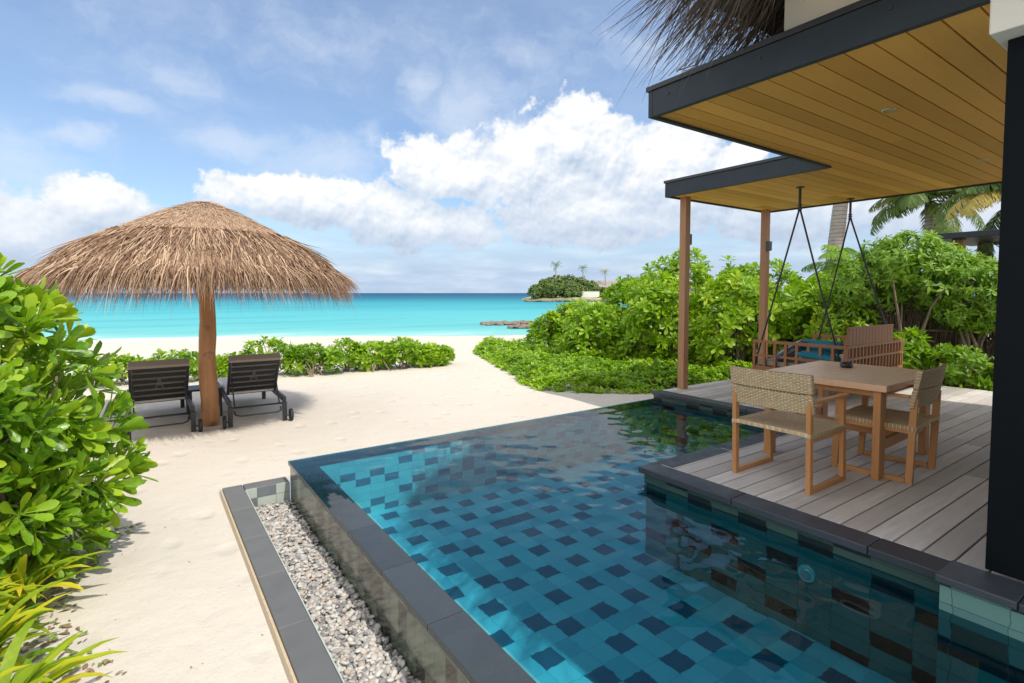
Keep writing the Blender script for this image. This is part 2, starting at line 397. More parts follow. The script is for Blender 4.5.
ys = np.concatenate([[-60, -40, -25, -15, -8, -5], np.arange(-3, 1.8, .3), np.arange(1.8, 5.4, .07), [5.43], np.arange(5.5, 13, .12), np.arange(13, 40, .6), [42, 46, 52, 60]])
xs = np.unique(np.round(xs, 3)); ys = np.unique(np.round(ys, 3))
XX, YY = np.meshgrid(xs, ys); ZZ = ground_h(XX, YY)
V = np.stack([XX, YY, ZZ], -1).reshape(-1, 3); nx = len(xs); ny = len(ys)
I, J = np.meshgrid(np.arange(nx-1), np.arange(ny-1)); cx_ = (xs[I]+xs[I+1])/2; cy_ = (ys[J]+ys[J+1])/2
keep = ~((cx_ > .505) & (cx_ < 9.) & (cy_ < 5.43) & (cy_ > -4))
a = (J*nx+I)[keep]; Fq = np.stack([a, a+1, a+nx+1, a+nx], 1)
tag(link('sand', new_mesh('sand', V, Fq, m_sand, True)), kind='structure')
S_ = 30000
tag(link('sea', new_mesh('sea', [(-S_, 18, SEA_Z), (S_, 18, SEA_Z), (S_, S_, SEA_Z), (-S_, S_, SEA_Z)], [(0, 1, 2, 3)], m_sea)), kind='structure')

# ------------------------------------------------------------------ pool
WZ = -.125; FZ = -.74
pool = empty('swimming_pool', (1.07, 5.25, -.36), label='blue tiled infinity swimming pool between the sand and the wooden deck', cat='pool')
def pl(o):                                    # keep world coordinates under a thing
    o.location = -Vector(o.parent.location) if o.parent else o.location; return o
mb = MB(); mb.box(1.085, 1.266, -4, 5.235, -1.30, -.165); pl(mb.build('outer_wall', m_outer, pool, .004))
mb = MB(); mb.box(1.266, 6.25, 5.06, 5.235, -1.30, -.165); pl(mb.build('far_wall', m_wallx, pool, .004))
mb = MB(); mb.box(1.3, 7.2, -4, 5.1, -1.40, FZ); pl(mb.build('pool_floor', m_floor, pool))
mb = MB()
rn = []
def stone(mb, rn, *a): mb.box(*a); rn += [random.random()]*8
def build_rnd(mb, rn, name, m, parent, bevel=.004):
    me = new_mesh(name, mb.v, mb.f, m, attr=rn); o = link(name, me, parent)
    bm = bmesh.new(); bm.from_mesh(me); bmesh.ops.recalc_face_normals(bm, faces=bm.faces); bm.to_mesh(me); bm.free()
    if bevel:
        md = o.modifiers.new('bevel', 'BEVEL'); md.width = bevel; md.segments = 2; md.limit_method = 'ANGLE'
    return pl(o)
y = 5.245
while y > -3: stone(mb, rn, 1.07, 1.272, y-.596, y, -.165, -.1285); y -= .6
x = 1.276
while x < 6.2: stone(mb, rn, x, min(x+.596, 6.24), 5.05, 5.245, -.165, -.1285); x += .6
build_rnd(mb, rn, 'coping', m_cop, pool, .003)
mb = MB(); mb.box(1.264, 1.268, -4, 5.06, FZ, -.166); pl(mb.build('side_wall', m_wally, pool))

# water : one rippled sheet, flush with the infinity edges
def water_grid(x0, x1, y0, y1, st, hf):
    xs = np.linspace(x0, x1, max(2, int((x1-x0)/st)+1)); ys = np.linspace(y0, y1, max(2, int((y1-y0)/st)+1))
    X, Y = np.meshgrid(xs, ys); Z = hf(X, Y); nx = len(xs)
    I, J = np.meshgrid(np.arange(len(xs)-1), np.arange(len(ys)-1)); a = (J*nx+I).ravel()
    return np.stack([X, Y, Z], -1).reshape(-1, 3), np.stack([a, a+1, a+nx+1, a+nx], 1)
def ripple(X, Y):
    rs = np.random.default_rng(5); Z = np.zeros_like(X)
    for k in range(34):
        L = rs.uniform(.09, .45); th = rs.normal(.9, .9); ph = rs.uniform(0, 6.3); A = .00028*(L/.25)**1.0
        kx = 2*PI/L*math.cos(th); ky = 2*PI/L*math.sin(th)
        env = .6 + .5*np.sin(X*rs.uniform(.6, 2)+ph)*np.sin(Y*rs.uniform(.6, 2)+2*ph)
        Z += A*env*np.sin(kx*X+ky*Y+ph)
    # stirred patch near the return jet beside the deck
    ptch = np.exp(-((X-2.95)/.42)**2-((Y-1.95)/.62)**2)
    for k in range(22):
        L = rs.uniform(.075, .2); th = rs.normal(.3, 1.2); Z += ptch*.00042*(L/.12)*np.sin(2*PI/L*(math.cos(th)*X+math.sin(th)*Y)+rs.uniform(0, 6.3)+1.2*np.sin(3.1*X+rs.uniform(0, 6)))
    edge = np.clip(np.minimum(X-1.07, 5.25-Y)/.35, 0, 1)
    return WZ + Z*edge
nxn = 8.2
xs2 = np.arange(1.072, 6.27, .026); ys2 = np.arange(-3., 5.244, .026); ys2[-1] = 5.243
X, Y = np.meshgrid(xs2, ys2); V = np.stack([X, Y, ripple(X, Y)], -1).reshape(-1, 3)
I, J = np.meshgrid(np.arange(len(xs2)-1), np.arange(len(ys2)-1)); cxx = xs2[I]; cyy = ys2[J]
keep = ~((cxx > 3.40) & (cyy < 2.965)) & ~((cxx < 1.275) & (cyy < 4.0+.2*np.sin(cxx*23))); a = (J*len(xs2)+I)[keep]
wat = link('pool_water', new_mesh('pool_water', V, np.stack([a, a+1, a+len(xs2)+1, a+len(xs2)], 1), m_water, True)); tag(wat, kind='structure')
wat.cycles.is_caustics_caster = True
for o_ in list(bpy.data.objects):
    if o_.name.split('.')[0] in ('far_wall', 'pool_floor', 'side_wall'): o_.cycles.is_caustics_receiver = True

# ------------------------------------------------------------------ deck
deck = empty('deck', (3.4, 2.97, -.36), label='weathered grey timber deck with black stone edging beside the pool', cat='deck')
mb = MB(); rn = []
BW = .142; y = 5.19
def board_row(y0, x0, x1, z0=-.03, z1=0.):
    x = x0
    while x < x1-.01:
        L = random.uniform(2.2, 3.6); xe = x1 if x1-x-L < .8 else x+L
        if x == x0: xe = min(x1, x0+random.uniform(1.2, 3.4))
        stone(mb, rn, x, xe-.003, y0, y0+BW-.010, z0, z1); x = xe
k = 0
while y > -3:
    y -= BW
    board_row(y, 6.36 if y > 2.80 else 3.575, 10.3)
build_rnd(mb, rn, 'deck_boards', m_deck, deck, .003)
mb = MB(); mb.box(3.58, 10.3, -3, 2.75, -.34, -.032); mb.box(6.37, 10.3, 2.75, 5.2, -.34, -.032); pl(mb.build('subframe', m_black, deck))
mb = MB(); rn = []
for y0, y1 in ((2.13, 2.985), (1.27, 2.126), (.925, 1.266)):
    stone(mb, rn, 3.375, 3.572, y0, y1, -.05, .001)
x = 3.575
while x < 6.14: stone(mb, rn, x, min(x+.85, 6.355)-.004, 2.785, 2.985, -.05, .001); x += .85
y = 5.2
while y > 3.0: stone(mb, rn, 6.16, 6.355, max(y-.75, 2.99), y-.004, -.05, .001); y -= .75
build_rnd(mb, rn, 'stone_edging', m_gran, deck, .006)
mb = MB(); mb.box(3.415, 3.424, -3, 2.952, -.135, -.052); mb.box(3.4245, 6.21, 2.942, 2.952, -.135, -.052); mb.box(6.198, 6.208, 2.9525, 5.2, -.135, -.052); pl(mb.build('waterline_tiles', m_skirt, deck, .002))
mb = MB(); mb.box(3.425, 3.6, -3, 2.94, FZ, -.052); mb.box(6.21, 6.37, 2.94, 5.2, FZ, -.052)
skirt = pl(mb.build('side_tiles', m_wally, deck, .002))
mb = MB(); mb.box(3.6, 6.21, 2.75, 2.94, FZ, -.052); pl(mb.build('inner_side_tiles', m_wallx, deck, .002))
# raised kerb block at the house end
kb = empty('raised_kerb', (3.22, .9, -.1), label='low raised kerb block of dark stone over pale green tiles at foot of black post', cat='kerb')
mb = MB(); rn = []; stone(mb, rn, 3.215, 3.46, .60, .905, .015, .055); stone(mb, rn, 3.215, 3.46, -3, .597, .013, .053); build_rnd(mb, rn, 'stone_cap', m_gran, kb, .006)
mb = MB(); mb.box(3.235, 3.42, -3, .89, FZ, .013); pl(mb.build('tiled_base', m_wally, kb, .003))
# pool fittings
ft = empty('pool_light', (3.42, 1.62, -.36), label='round white pool fitting set in the tiles below the deck edge', cat='pool light')
mb = MB(); mb.tube([(3.43, 1.62, -.33), (3.41, 1.62, -.33)], [.055, .052], 24); pl(mb.build('housing', m_white, ft, .004))
mb = MB(); mb.tube([(3.4105, 1.62, -.33), (3.406, 1.62, -.33)], [.034, .03], 20); pl(mb.build('lens', m_metal, ft))

# ------------------------------------------------------------------ pebble channel
ch = empty('stone_kerb', (.52, 5.4, -.4), label='grey stone kerb bordering the pebble channel along the sand', cat='kerb')
mb = MB(); rn = []; y = 5.42
while y > -3: stone(mb, rn, .535, .70, max(y-.62, -3), y-.004, -.50, -.325); y -= .62
stone(mb, rn, .704, 1.08, 5.26, 5.416, -.50, -.325)
build_rnd(mb, rn, 'kerb_stones', m_granl, ch, .008)
mb = MB(); mb.box(.518, .533, -3, 5.43, -.5, -.338); pl(mb.build('edge_board', m_bead, ch, .003))
mb = MB(); mb.box(.706, 1.083, 5.245, 5.258, -.60, -.33); mb.box(.701, .708, -3, 5.244, -.6, -.33); pl(mb.build('inner_tiles', m_chan, ch))
mb = MB(); mb.box(.5, 1.1, -3, 5.3, -.62, -.525)
def f_soil(g, b): g.set(b.inputs['Base Color'], g.mix(g.noise(WC(g), 60., 4.), (.10, .09, .075), (.22, .20, .17)))
tag(mb.build('channel_bed', mat('grit', rough=.95, fn=f_soil)), kind='structure')
bm = bmesh.new(); bmesh.ops.create_icosphere(bm, subdivisions=2, radius=1); ico_v = np.array([v.co[:] for v in bm.verts]); ico_f = np.array([[v.index for v in f.verts] for f in bm.faces]); bm.free()
def pebbles(n, x0, x1, y0, y1, z, smin, smax):
    vs = []; fs = []; at = []
    for i in range(n):
        s = random.uniform(smin, smax); M = Matrix.Rotation(random.uniform(0, 6.3), 3, 'Z') @ Matrix.Rotation(random.gauss(0, .35), 3, 'X') @ Matrix.Rotation(random.gauss(0, .35), 3, 'Y')
        sc_ = np.array([s*random.uniform(1, 1.5), s*random.uniform(.75, 1.05), s*random.uniform(.45, .7)])
        v = ico_v*(1+.16*np.sin(ico_v@rng.normal(0, 1.9, 3)+i)[:, None]); v = (v*sc_)@np.array(M).T
        y = y0 + (y1-y0)*random.random()
        v = v + np.array([random.uniform(x0, x1), y, z+random.random()*.035]); fs.append(ico_f+len(ico_v)*len(vs)); vs.append(v); at += [random.random()]*len(ico_v)
    return np.concatenate(vs), np.concatenate(fs), at
def f_peb(g, b):
    a = g.node('ShaderNodeAttribute', attribute_name='rnd').outputs['Fac']
    c = g.ramp(a, [(0., (.44, .43, .41)), (.15, (.55, .52, .48)), (.3, (.60, .56, .51)), (.45, (.34, .34, .34)), (.6, (.48, .40, .34)), (.75, (.64, .63, .60)), (.86, (.20, .20, .21)), (1., (.40, .39, .38))], 'CONSTANT')
    g.set(b.inputs['Base Color'], g.mix(g.math('MULTIPLY', g.noise(WC(g), 90., 4.), .4), c, (.3, .28, .25)))
m_peb = mat('pebble', rough=.6, fn=f_peb)
v, f, at = pebbles(5200, .715, 1.075, 1.2, 5.235, -.525, .011, .020)
tag(link('pebbles', new_mesh('pebbles', v, f, m_peb, True, at)), label='rounded beige and grey pebbles filling the channel beside the pool wall', cat='pebbles', kind='stuff')

# ------------------------------------------------------------------ flat roof over the deck
RZ = 2.90
roof = empty('flat_roof', (6.4, 2.9, 0), label='flat canopy roof with golden board ceiling, black fascia and two timber posts', cat='canopy')
mb = MB(); rn = []; y = 5.16; CB = .158
while y > -2.5:
    y -= CB; x0 = 6.45 if y > 2.86 else 3.45; x = x0; x1 = 9.1
    while x < x1-.01:
        xe = x1 if random.random() < .55 or x1-x < 2.5 else x+random.uniform(1.6, 2.8)
        stone(mb, rn, x, xe-.002, y, y+CB-.009, RZ, RZ+.02); x = xe
build_rnd(mb, rn, 'ceiling_boards', m_ceil, roof, .002)
mb = MB(); mb.poly([(3.45, -2.5), (9.12, -2.5), (9.12, 5.17), (6.45, 5.17), (6.45, 2.89), (3.45, 2.89)], RZ+.022, RZ+.17); pl(mb.build('roof_deck', m_black, roof))
mb = MB()
mb.box(3.40, 3.448, .82, 2.90, RZ-.02, RZ+.185); mb.box(3.4, 6.398, 2.902, 2.945, RZ-.02, RZ+.184); mb.box(6.40, 6.448, 2.90, 5.16, RZ-.02, RZ+.185)
mb.box(6.4, 9.13, 5.162, 5.205, RZ-.02, RZ+.184); mb.box(9.122, 9.16, -2.5, 5.16, RZ-.02, RZ+.184); pl(mb.build('fascia', m_fascia, roof, .003))
mb = MB()
mb.box(3.385, 3.47, .82, 2.96, RZ+.187, RZ+.225); mb.box(3.472, 6.41, 2.88, 2.96, RZ+.187, RZ+.225); mb.box(6.385, 6.47, 2.962, 5.22, RZ+.187, RZ+.225); mb.box(6.472, 9.17, 5.14, 5.22, RZ+.187, RZ+.225)
pl(mb.build('flashing', m_darkmetal, roof, .003))
mb = MB()
for yy in (2.75, 2.0, 1.25): mb.tube([(3.399, yy, 3.02), (3.393, yy, 3.02)], [.012, .010], 12)
pl(mb.build('bolts', m_darkmetal, roof))
for (x, y) in ((4.85, 1.77), (7.49, 1.83)):
    mb = MB(); mb.lathe([(.030, -.004), (.048, -.006), (.050, 0)], 24); o = mb.build('downlight', m_metal, roof, smooth=True); o.location = (x-6.4, y-2.9, RZ)
    mb = MB(); mb.lathe([(0.001, .004), (.030, .004), (.031, -.003)], 20); mb.build('lens', m_white, o)
for (x, y, lz, lx, ly) in ((6.72, 5.08, 2.27, .082, 0), (8.90, 5.06, 2.27, -.03, -.085)):
    mb = MB(); mb.box(-.055, .055, -.055, .055, 0, RZ-.002); o = mb.build('post', m_postw, roof, .004); o.location = (x-6.4, y-2.9, 0)
    mb = MB(); mb.box(-.05, .05, -.03, .03, -.08, .08) if ly else mb.box(-.026, .026, -.05, .05, -.08, .08)
    l = mb.build('wall_lamp', m_darkmetal, o, .004); l.location = (lx, ly, lz)

# ------------------------------------------------------------------ villa : white walls, black post, glass door, thatched roof
villa = empty('villa', (4.2, .5, -.36), label='white villa with black door post, glass door and overhanging thatched roof', cat='villa')
mb = MB(); mb.box(3.60, 3.76, -3, 1.95, 3.13, 3.9); mb.box(3.762, 9.1, 1.80, 1.95, 3.13, 3.9); pl(mb.build('upper_wall', m_white, villa, .006))
mb = MB(); mb.box(3.34, 3.80, -3, .815, 2.69, 3.6); mb.box(4.9, 9.05, .45, .60, 0, 2.897); pl(mb.build('wall', m_white, villa, .008))
mb = MB(); mb.box(3.475, 3.60, .58, .775, .056, 2.688); pl(mb.build('door_post', m_black, villa, .004))
mb = MB(); mb.box(3.50, 3.56, -3, .578, .056, .10); pl(mb.build('door_sill', m_black, villa, .003))
mb = MB(); mb.box(3.50, 3.56, -3, .578, 2.60, 2.688); pl(mb.build('door_header', m_black, villa, .003))
mb = MB(); mb.box(3.522, 3.534, -3, .578, .102, 2.598); pl(mb.build('door_glass', m_glass, villa))
mb = MB(); mb.box(3.61, 4.9, .46, .58, .002, 2.688); pl(mb.build('side_panel', m_black, villa, .003))
mb = MB(); mb.box(9.05, 9.2, -3, .75, 0, 2.897); mb.box(3.6, 9.1, -3.2, -3.0, 0, 3.9); pl(mb.build('back_wall', m_white, villa))

def f_thatch(c0, c1, c2):
    def fn(g, b):
        a = g.node('ShaderNodeAttribute', attribute_name='rnd').outputs['Fac']
        c = g.ramp(a, [(0., c0), (.5, c1), (1., c2)])
        g.set(b.inputs['Base Color'], g.mix(g.math('MULTIPLY', g.noise(WC(g), 40., 4., .7), .5), c, c0))
    return fn
m_straw = mat('straw', rough=.75, fn=f_thatch((.15, .085, .055), (.40, .255, .165), (.72, .545, .38)), spec=.2)
m_strawd = mat('grey_straw', rough=.8, fn=f_thatch((.055, .045, .04), (.14, .115, .10), (.30, .25, .20)), spec=.2)

def strips(P0, D0, L, Wd, gravity, seg=4, curl=.15):
    """tapering straw blades from points P0 along D0, drooping"""
    n = len(P0); t = np.linspace(0, 1, seg+1)
    side = np.cross(D0, [0, 0, 1.]); side /= np.linalg.norm(side, axis=1)[:, None]+1e-6
    tw = rng.normal(0, .9, n)[:, None]; upv = np.cross(side, D0); side = side*np.cos(tw)+upv*np.sin(tw)
    cur = rng.normal(0, curl, (n, 3))
    vs = []
    for k in t:
        c = P0 + D0*(L*k)[:, None] + np.array([0, 0, -1.])*(gravity*L*k*k)[:, None] + cur*(L*k*k)[:, None]
        hw = side*(Wd*(1-.85*k**2)*.5)[:, None]
        vs += [c-hw, c+hw]
    V = np.stack(vs, 1).reshape(-1, 3); m = 2*(seg+1)
    base = np.arange(n)[:, None]*m
    F = np.concatenate([base+np.array([[2*s, 2*s+1, 2*s+3, 2*s+2]]) for s in range(seg)])
    return V, F, np.repeat(rng.random(n), m)
# thatch: solid slab with hair at the eave
EZ = 3.42
eave = [(2.60, -4.5), (2.60, 1.25), (2.66, 1.75), (2.85, 2.10), (3.25, 2.25), (9.6, 2.25)]
ridge = [(6.0, -4.5), (6.0, -1.5), (6.0, -1.4), (6.05, -1.3), (6.1, -1.2), (6.6, -1.1)]
vs = []; n = len(eave)
for i in range(n): vs += [(*eave[i], EZ), (*eave[i], EZ+.22), (*ridge[i], EZ+3.0), (*ridge[i], EZ+2.75)]
fs = []
for i in range(n-1):
    a = i*4; b_ = a+4
    fs += [(a, b_, b_+1, a+1), (a+1, b_+1, b_+2, a+2), (a+3, b_+3, b_, a)]
fs += [(0, 1, 2, 3), tuple((n-1)*4+q for q in (3, 2, 1, 0))]
th = pl(link('thatched_roof', new_mesh('thatched_roof', vs, fs, m_strawd, attr=[.4]*len(vs)), villa))
pts = []; dirs = []
E = [Vector((*p, 0)) for p in eave]; seglen = [(E[i+1]-E[i]).length for i in range(n-1)]
for i in range(n-1):
    for k in range(int(seglen[i]*(560 if 0 < i < 5 and E[i].x < 5 else 300))):
        t = random.random(); p = E[i].lerp(E[i+1], t); d = (E[i+1]-E[i]).normalized(); outw = Vector((-d.y, d.x, 0))
        if E[i].y < -.5 and t < .7 and i == 0: continue
        if p.x > 5.2: continue
        ins = random.random()*.5; pts.append(p - outw*ins + Vector((0, 0, EZ+.02+random.random()*.2+ins*.3)))
        dd = outw*random.uniform(.55, 1.)+d*random.gauss(0, .22)+Vector((0, 0, -random.uniform(.1, .75))); dirs.append(dd.normalized())
P0 = np.array([p[:] for p in pts]); D0 = np.array([p[:] for p in dirs]); n_ = len(P0)
v, f, at = strips(P0, D0, rng.uniform(.3, .72, n_), rng.uniform(.006, .013, n_), rng.uniform(.1, .5, n_), 4, .13)
ov = (v[:, 0] > 3.36) & (v[:, 1] < 2.98); v[ov, 2] = np.maximum(v[ov, 2], 3.14+.02*rng.random(ov.sum()))
pl(link('eave_fringe', new_mesh('eave_fringe', v, f, m_strawd, attr=at), th)).location = (0, 0, 0)
mb = MB(); mb.poly([(3.1, -3), (8.8, -3), (8.8, 1.79), (3.55, 1.79), (3.2, 1.6)], EZ-.03, EZ-.002); pl(mb.build('soffit', m_ceil, th)).location = (0, 0, 0)
# ------------------------------------------------------------------ thatched umbrella
GZ = -.36
UR = 1.
umb = empty('thatched_umbrella', (.69, 8.3, GZ), label='large round thatched beach umbrella on a brown log pole', cat='parasol')
def f_pole(g, b):
    p = OC(g); n = g.noise(g.vm('MULTIPLY', p, (9, 9, 1.3)), 1.5, 6., .65); k = g.noise(p, 3.5, 3., .5)
    c = g.mix(g.mr(n, .3, .7), (.34, .145, .06), (.50, .25, .115)); c = g.mix(g.mr(k, .60, .68, 0., .8), c, (.12, .05, .025))
    g.set(b.inputs['Base Color'], c); g.set(b.inputs['Normal'], g.bump(n, .4, .01))
m_pole = mat('log', rough=.65, fn=f_pole)
mb = MB(); k = 14
pp = [(.012*math.sin(i*1.1), .008*math.cos(i*1.7), -.08+i*3.05/k) for i in range(k+1)]; rr = [.118-.035*i/k+.004*math.sin(i*2.3) for i in range(k+1)]
mb.tube(pp, rr, 20); mb.build('pole', m_pole, umb, smooth=True)
prof = [(0.02, 3.04), (.06, 3.03), (.20, 2.985), (.48, 2.87), (.85, 2.675), (1.2, 2.46), (1.42, 2.33), (1.62, 2.19), (1.74, 2.07), (1.72, 1.99), (1.5, 2.10), (1.1, 2.34), (.6, 2.62), (.02, 2.84)]
prof = [(r_*UR, z_) for r_, z_ in prof]
mb = MB(); mb.lathe(prof, 64); o = mb.build('thatch_core', m_straw, umb, smooth=True)
at = o.data.attributes.new('rnd', 'FLOAT', 'POINT'); at.data.foreach_set('value', np.array([.62]*len(o.data.vertices), dtype=np.float32))
pr = np.array(prof[:9])
def thatch_layer(n, r0, r1, Lr, Wr, lift, drop, jz=.03, spread=.25, slope=1.):
    r = rng.uniform(r0*UR, r1*UR, n); th = rng.uniform(0, 2*PI, n); z = np.interp(r, pr[:, 0], pr[:, 1]) + jz*rng.random(n)
    dz = (np.interp(r+.1, pr[:, 0], pr[:, 1])-np.interp(r, pr[:, 0], pr[:, 1]))/.1
    P0 = np.stack([r*np.cos(th), r*np.sin(th), z+.01], 1)
    ta = th + rng.normal(0, spread, n)
    Dv = np.stack([np.cos(ta), np.sin(ta), dz*slope + rng.normal(lift, .08, n)], 1); Dv /= np.linalg.norm(Dv, axis=1)[:, None]
    return strips(P0, Dv, rng.uniform(*Lr, n), rng.uniform(*Wr, n), rng.uniform(*drop, n), 4, .10)
def cat_strips(L):
    vs = []; fs = []; at = []; k = 0
    for v, f, a in L: vs.append(v); fs.append(f+k); at.append(a); k += len(v)
    return np.concatenate(vs), np.concatenate(fs), np.concatenate(at)
v, f, a = cat_strips([thatch_layer(15000, .0, 1.06, (.09, .18), (.004, .007), .0, (.0, .02), .006, .16)])
link('thatch_cap', new_mesh('thatch_cap', v, f, m_straw, attr=a*.30+.70), umb)
v, f, a = cat_strips([thatch_layer(7500, 1.02, 1.30, (.26, .50), (.007, .015), .06, (.10, .50), .05, .22),
                      thatch_layer(6200, 1.25, 1.58, (.25, .44), (.007, .015), .0, (.25, .8), .04, .25),
                      thatch_layer(6200, 1.52, 1.74, (.18, .38), (.006, .012), -.15, (.4, .9), .03, .3),
                      thatch_layer(2600, 1.0, 1.72, (.20, .36), (.006, .012), -1.2, (.3, .9), -.12, .4, .3)])
link('thatch_skirt', new_mesh('thatch_skirt', v, f, m_straw, attr=a), umb)
mb = MB(); mb.tube([(1.05*math.cos(t), 1.05*math.sin(t), 2.58) for t in np.linspace(0, 2*PI, 49)], .012, 6, False); mb.build('cord_ring', m_straw, umb)
for i in range(10):
    t = 2*PI*i/10+.2; mb = MB(); mb.tube([(.07*math.cos(t), .07*math.sin(t), 2.80), (1.6*math.cos(t), 1.6*math.sin(t), 1.99)], [.028, .02], 8); mb.build('rib', m_pole, umb, smooth=True)
mb = MB(); mb.tube([(.95*math.cos(t), .95*math.sin(t), 2.34) for t in np.linspace(0, 2*PI, 33)], .018, 6, False); mb.build('hoop', m_pole, umb)

# ------------------------------------------------------------------ sun loungers
m_lfr = mat('charcoal_frame', (.030, .032, .038), .45)
m_slat = mat('dark_slat', (.022, .018, .017), .55)
m_mat = mat('grey_mattress', (.72, .71, .72), .9); m_taupe = mat('taupe_fabric', (.30, .25, .22), .9)
m_rub = mat('black_rubber', (.02, .02, .022), .7)
def make_lounger():
    t = empty('sun_lounger', (0, 0, GZ))
    W = .345
    mb = MB(); mb.box(-W-.02, -W+.02, .02, 2.0, .27, .345); o = mb.build('side_rail', m_lfr, t, .006)
    c = o.copy(); COL.objects.link(c); c.location.x = 2*W
    mb = MB(); mb.box(-W+.022, W-.022, 1.955, 2.0, .27, .34); mb.build('foot_rail', m_lfr, t, .006)
    mb = MB(); mb.tube([(-W, .16, .23), (W, .16, .23)], .013, 8); mb.build('cross_bar', m_lfr, t, smooth=True)
    mb = MB(); mb.tube([(-W+.05, .05, .20), (-W+.06, -.02, .165), (-W+.12, -.05, .15), (W-.12, -.05, .15), (W-.06, -.02, .165), (W-.05, .05, .20)], .011, 8); mb.build('handle_bar', m_lfr, t, smooth=True)
    for sx in (-1, 1):
        for yy in (.04, 1.85):
            mb = MB(); mb.box(sx*W-.028, sx*W+.028, yy-.03, yy+.03, 0.0, .268); mb.build('leg', m_lfr, t, .006)
        mb = MB(); x = sx*(W+.075); mb.tube([(x-.02, -.02, .085), (x+.02, -.02, .085)], .085, 24); wh = mb.build('wheel', m_rub, t, .006)
        mb = MB(); mb.tube([(x-.024, -.02, .085), (x+.024, -.02, .085)], .03, 12); mb.tube([(sx*W, -.02, .085), (x, -.02, .085)], .012, 8); mb.build('hub', m_lfr, wh)
    # seat slats + mattress
    mb = MB()
    for i in range(13): mb.box(-W+.022, W-.022, .70+i*.095, .70+i*.095+.06, .325, .343)
    mb.build('seat_slats', m_slat, t)
    mb = MB(); mb.box(-W+.01, W-.01, .60, 1.97, .346, .415); mb.build('mattress', m_mat, t, .025, seg=3)
    # raised back : hinge at y=.62, leaning towards the pool
    ang = R(51); Mx = Matrix.Translation((0, .62, .36)) @ Matrix.Rotation(-ang, 4, 'X')
    # local frame: -y runs up the back, z is the face with the mattress
    mb = MB()
    for sx in (-1, 1):
        mb = MB(); mb.box(sx*(W-.03)-.016, sx*(W-.03)+.016, -.66, 0, -.02, .018, Mx); mb.build('back_frame', m_lfr, t, .004)
    mb = MB()
    for i in range(6): mb.box(-W+.05, W-.05, -.65+i*.107, -.65+i*.107+.062, -.027, -.012, Mx)
    mb.build('back_slats', m_slat, t, .003)
    mb = MB(); mb.box(-W+.02, W-.02, -.67, 0.02, .020, .075, Mx); bc = mb.build('back_cushion', m_mat, t, .02, seg=3)
    mb = MB(); mb.box(-W+.012, W-.012, -.70, -.652, -.030, .085, Mx); mb.build('cushion_top', m_taupe, bc, .015)
    mb = MB()
    A = [(0, -.47), (-.045, -.26), (.045, -.26)]
    q = lambda p: Mx @ Vector((p[0], p[1], -.031))
    mb.tube([q(A[0]), q(A[1])], .004, 5); mb.tube([q(A[0]), q(A[2])], .004, 5); mb.tube([q((-.03, -.34)), q((.03, -.34))], .003, 5); mb.build('tie_cord', m_taupe, t)
    for sx in (-1, 1):
        mb = MB(); mb.bar(Mx @ Vector((sx*(W-.06), -.36, -.02)), (sx*(W-.06), .10, .25), .018, .012); mb.build('back_prop', m_lfr, t)
    return t
l0 = make_lounger(); tag(l0, 'dark slatted sun lounger with raised back on the left side of the umbrella pole', 'sun lounger', 'sun loungers under the thatched umbrella')
l0.location = (.135, 7.96, GZ); l0.rotation_euler.z = R(1)
l1 = copy_tree(l0); l1['label'] = 'dark slatted sun lounger with raised back on the right side of the umbrella pole'; l1.location = (1.255, 7.96, GZ); l1.rotation_euler.z = R(-1)
st = empty('side_table', (.69, 9.0, GZ), label='small dark side table behind the umbrella pole between the loungers', cat='side table')
mb = MB(); mb.box(-.22, .22, -.22, .22, .40, .43); mb.build('table_top', m_lfr, st, .005)
for sx in (-1, 1):
    for sy in (-1, 1):
        mb = MB(); mb.box(sx*.19-.02, sx*.19+.02, sy*.19-.02, sy*.19+.02, 0, .399); mb.build('leg', m_lfr, st, .003)

# ------------------------------------------------------------------ dining table
tb = empty('dining_table', (5.23, 2.16, 0), R(2), label='reddish wooden dining table with broad plank legs on the deck', cat='table')
HX, HY = .63, .50
mb = MB(); rn = []
def st2(*a): mb.box(*a); rn.extend([random.random()*.4]*8)
st2(-HX, -HX+.10, -HY, HY, .70, .75); st2(HX-.10, HX, -HY, HY, .70, .75)
for i in range(6):
    y0 = -HY+i*(2*HY/6); st2(-HX+.1015, HX-.1015, y0, y0+2*HY/6-.0015, .70, .7495)
me = new_mesh('table_top', mb.v, mb.f, m_top, attr=rn); o = link('table_top', me, tb)
md = o.modifiers.new('b', 'BEVEL'); md.width = .003; md.segments = 2
mb = MB()
for sy in (-1, 1): mb.box(-HX+.06, HX-.06, sy*(HY-.08)-.014, sy*(HY-.08)+.014, .645, .698)
for sx in (-1, 1): mb.box(sx*(HX-.08)-.014, sx*(HX-.08)+.014, -HY+.08, HY-.08, .648, .697)
mb.build('apron', m_teak_x, tb, .003)
for sx in (-1, 1):
    for sy in (-1, 1):
        mb = MB(); mb.bar((sx*(HX-.09), sy*(HY-.07), 0), (sx*(HX-.09), sy*(HY-.07), .697), .052, .125, (1, 0, 0)); mb.build('leg', m_teak_z, tb, .006)
for sy in (-1, 1):
    mb = MB(); mb.box(-HX+.15, HX-.15, sy*(HY-.07)-.018, sy*(HY-.07)+.018, .22, .30); mb.build('stretcher', m_teak_x, tb, .004)
mb = MB(); mb.box(-.05, .05, -HY+.09, HY-.09, .225, .295); mb.build('stretcher', m_teak_y, tb, .004)
ash = empty('ashtray', (5.50, 2.29, .7515), R(10), label='small dark oval ashtray on the dining table top', cat='ashtray')
mb = MB(); vs = []
prof_a = [(0.001, .002), (.075, 0), (.085, .012), (.088, .038), (.080, .040), (.070, .016), (.001, .012)]
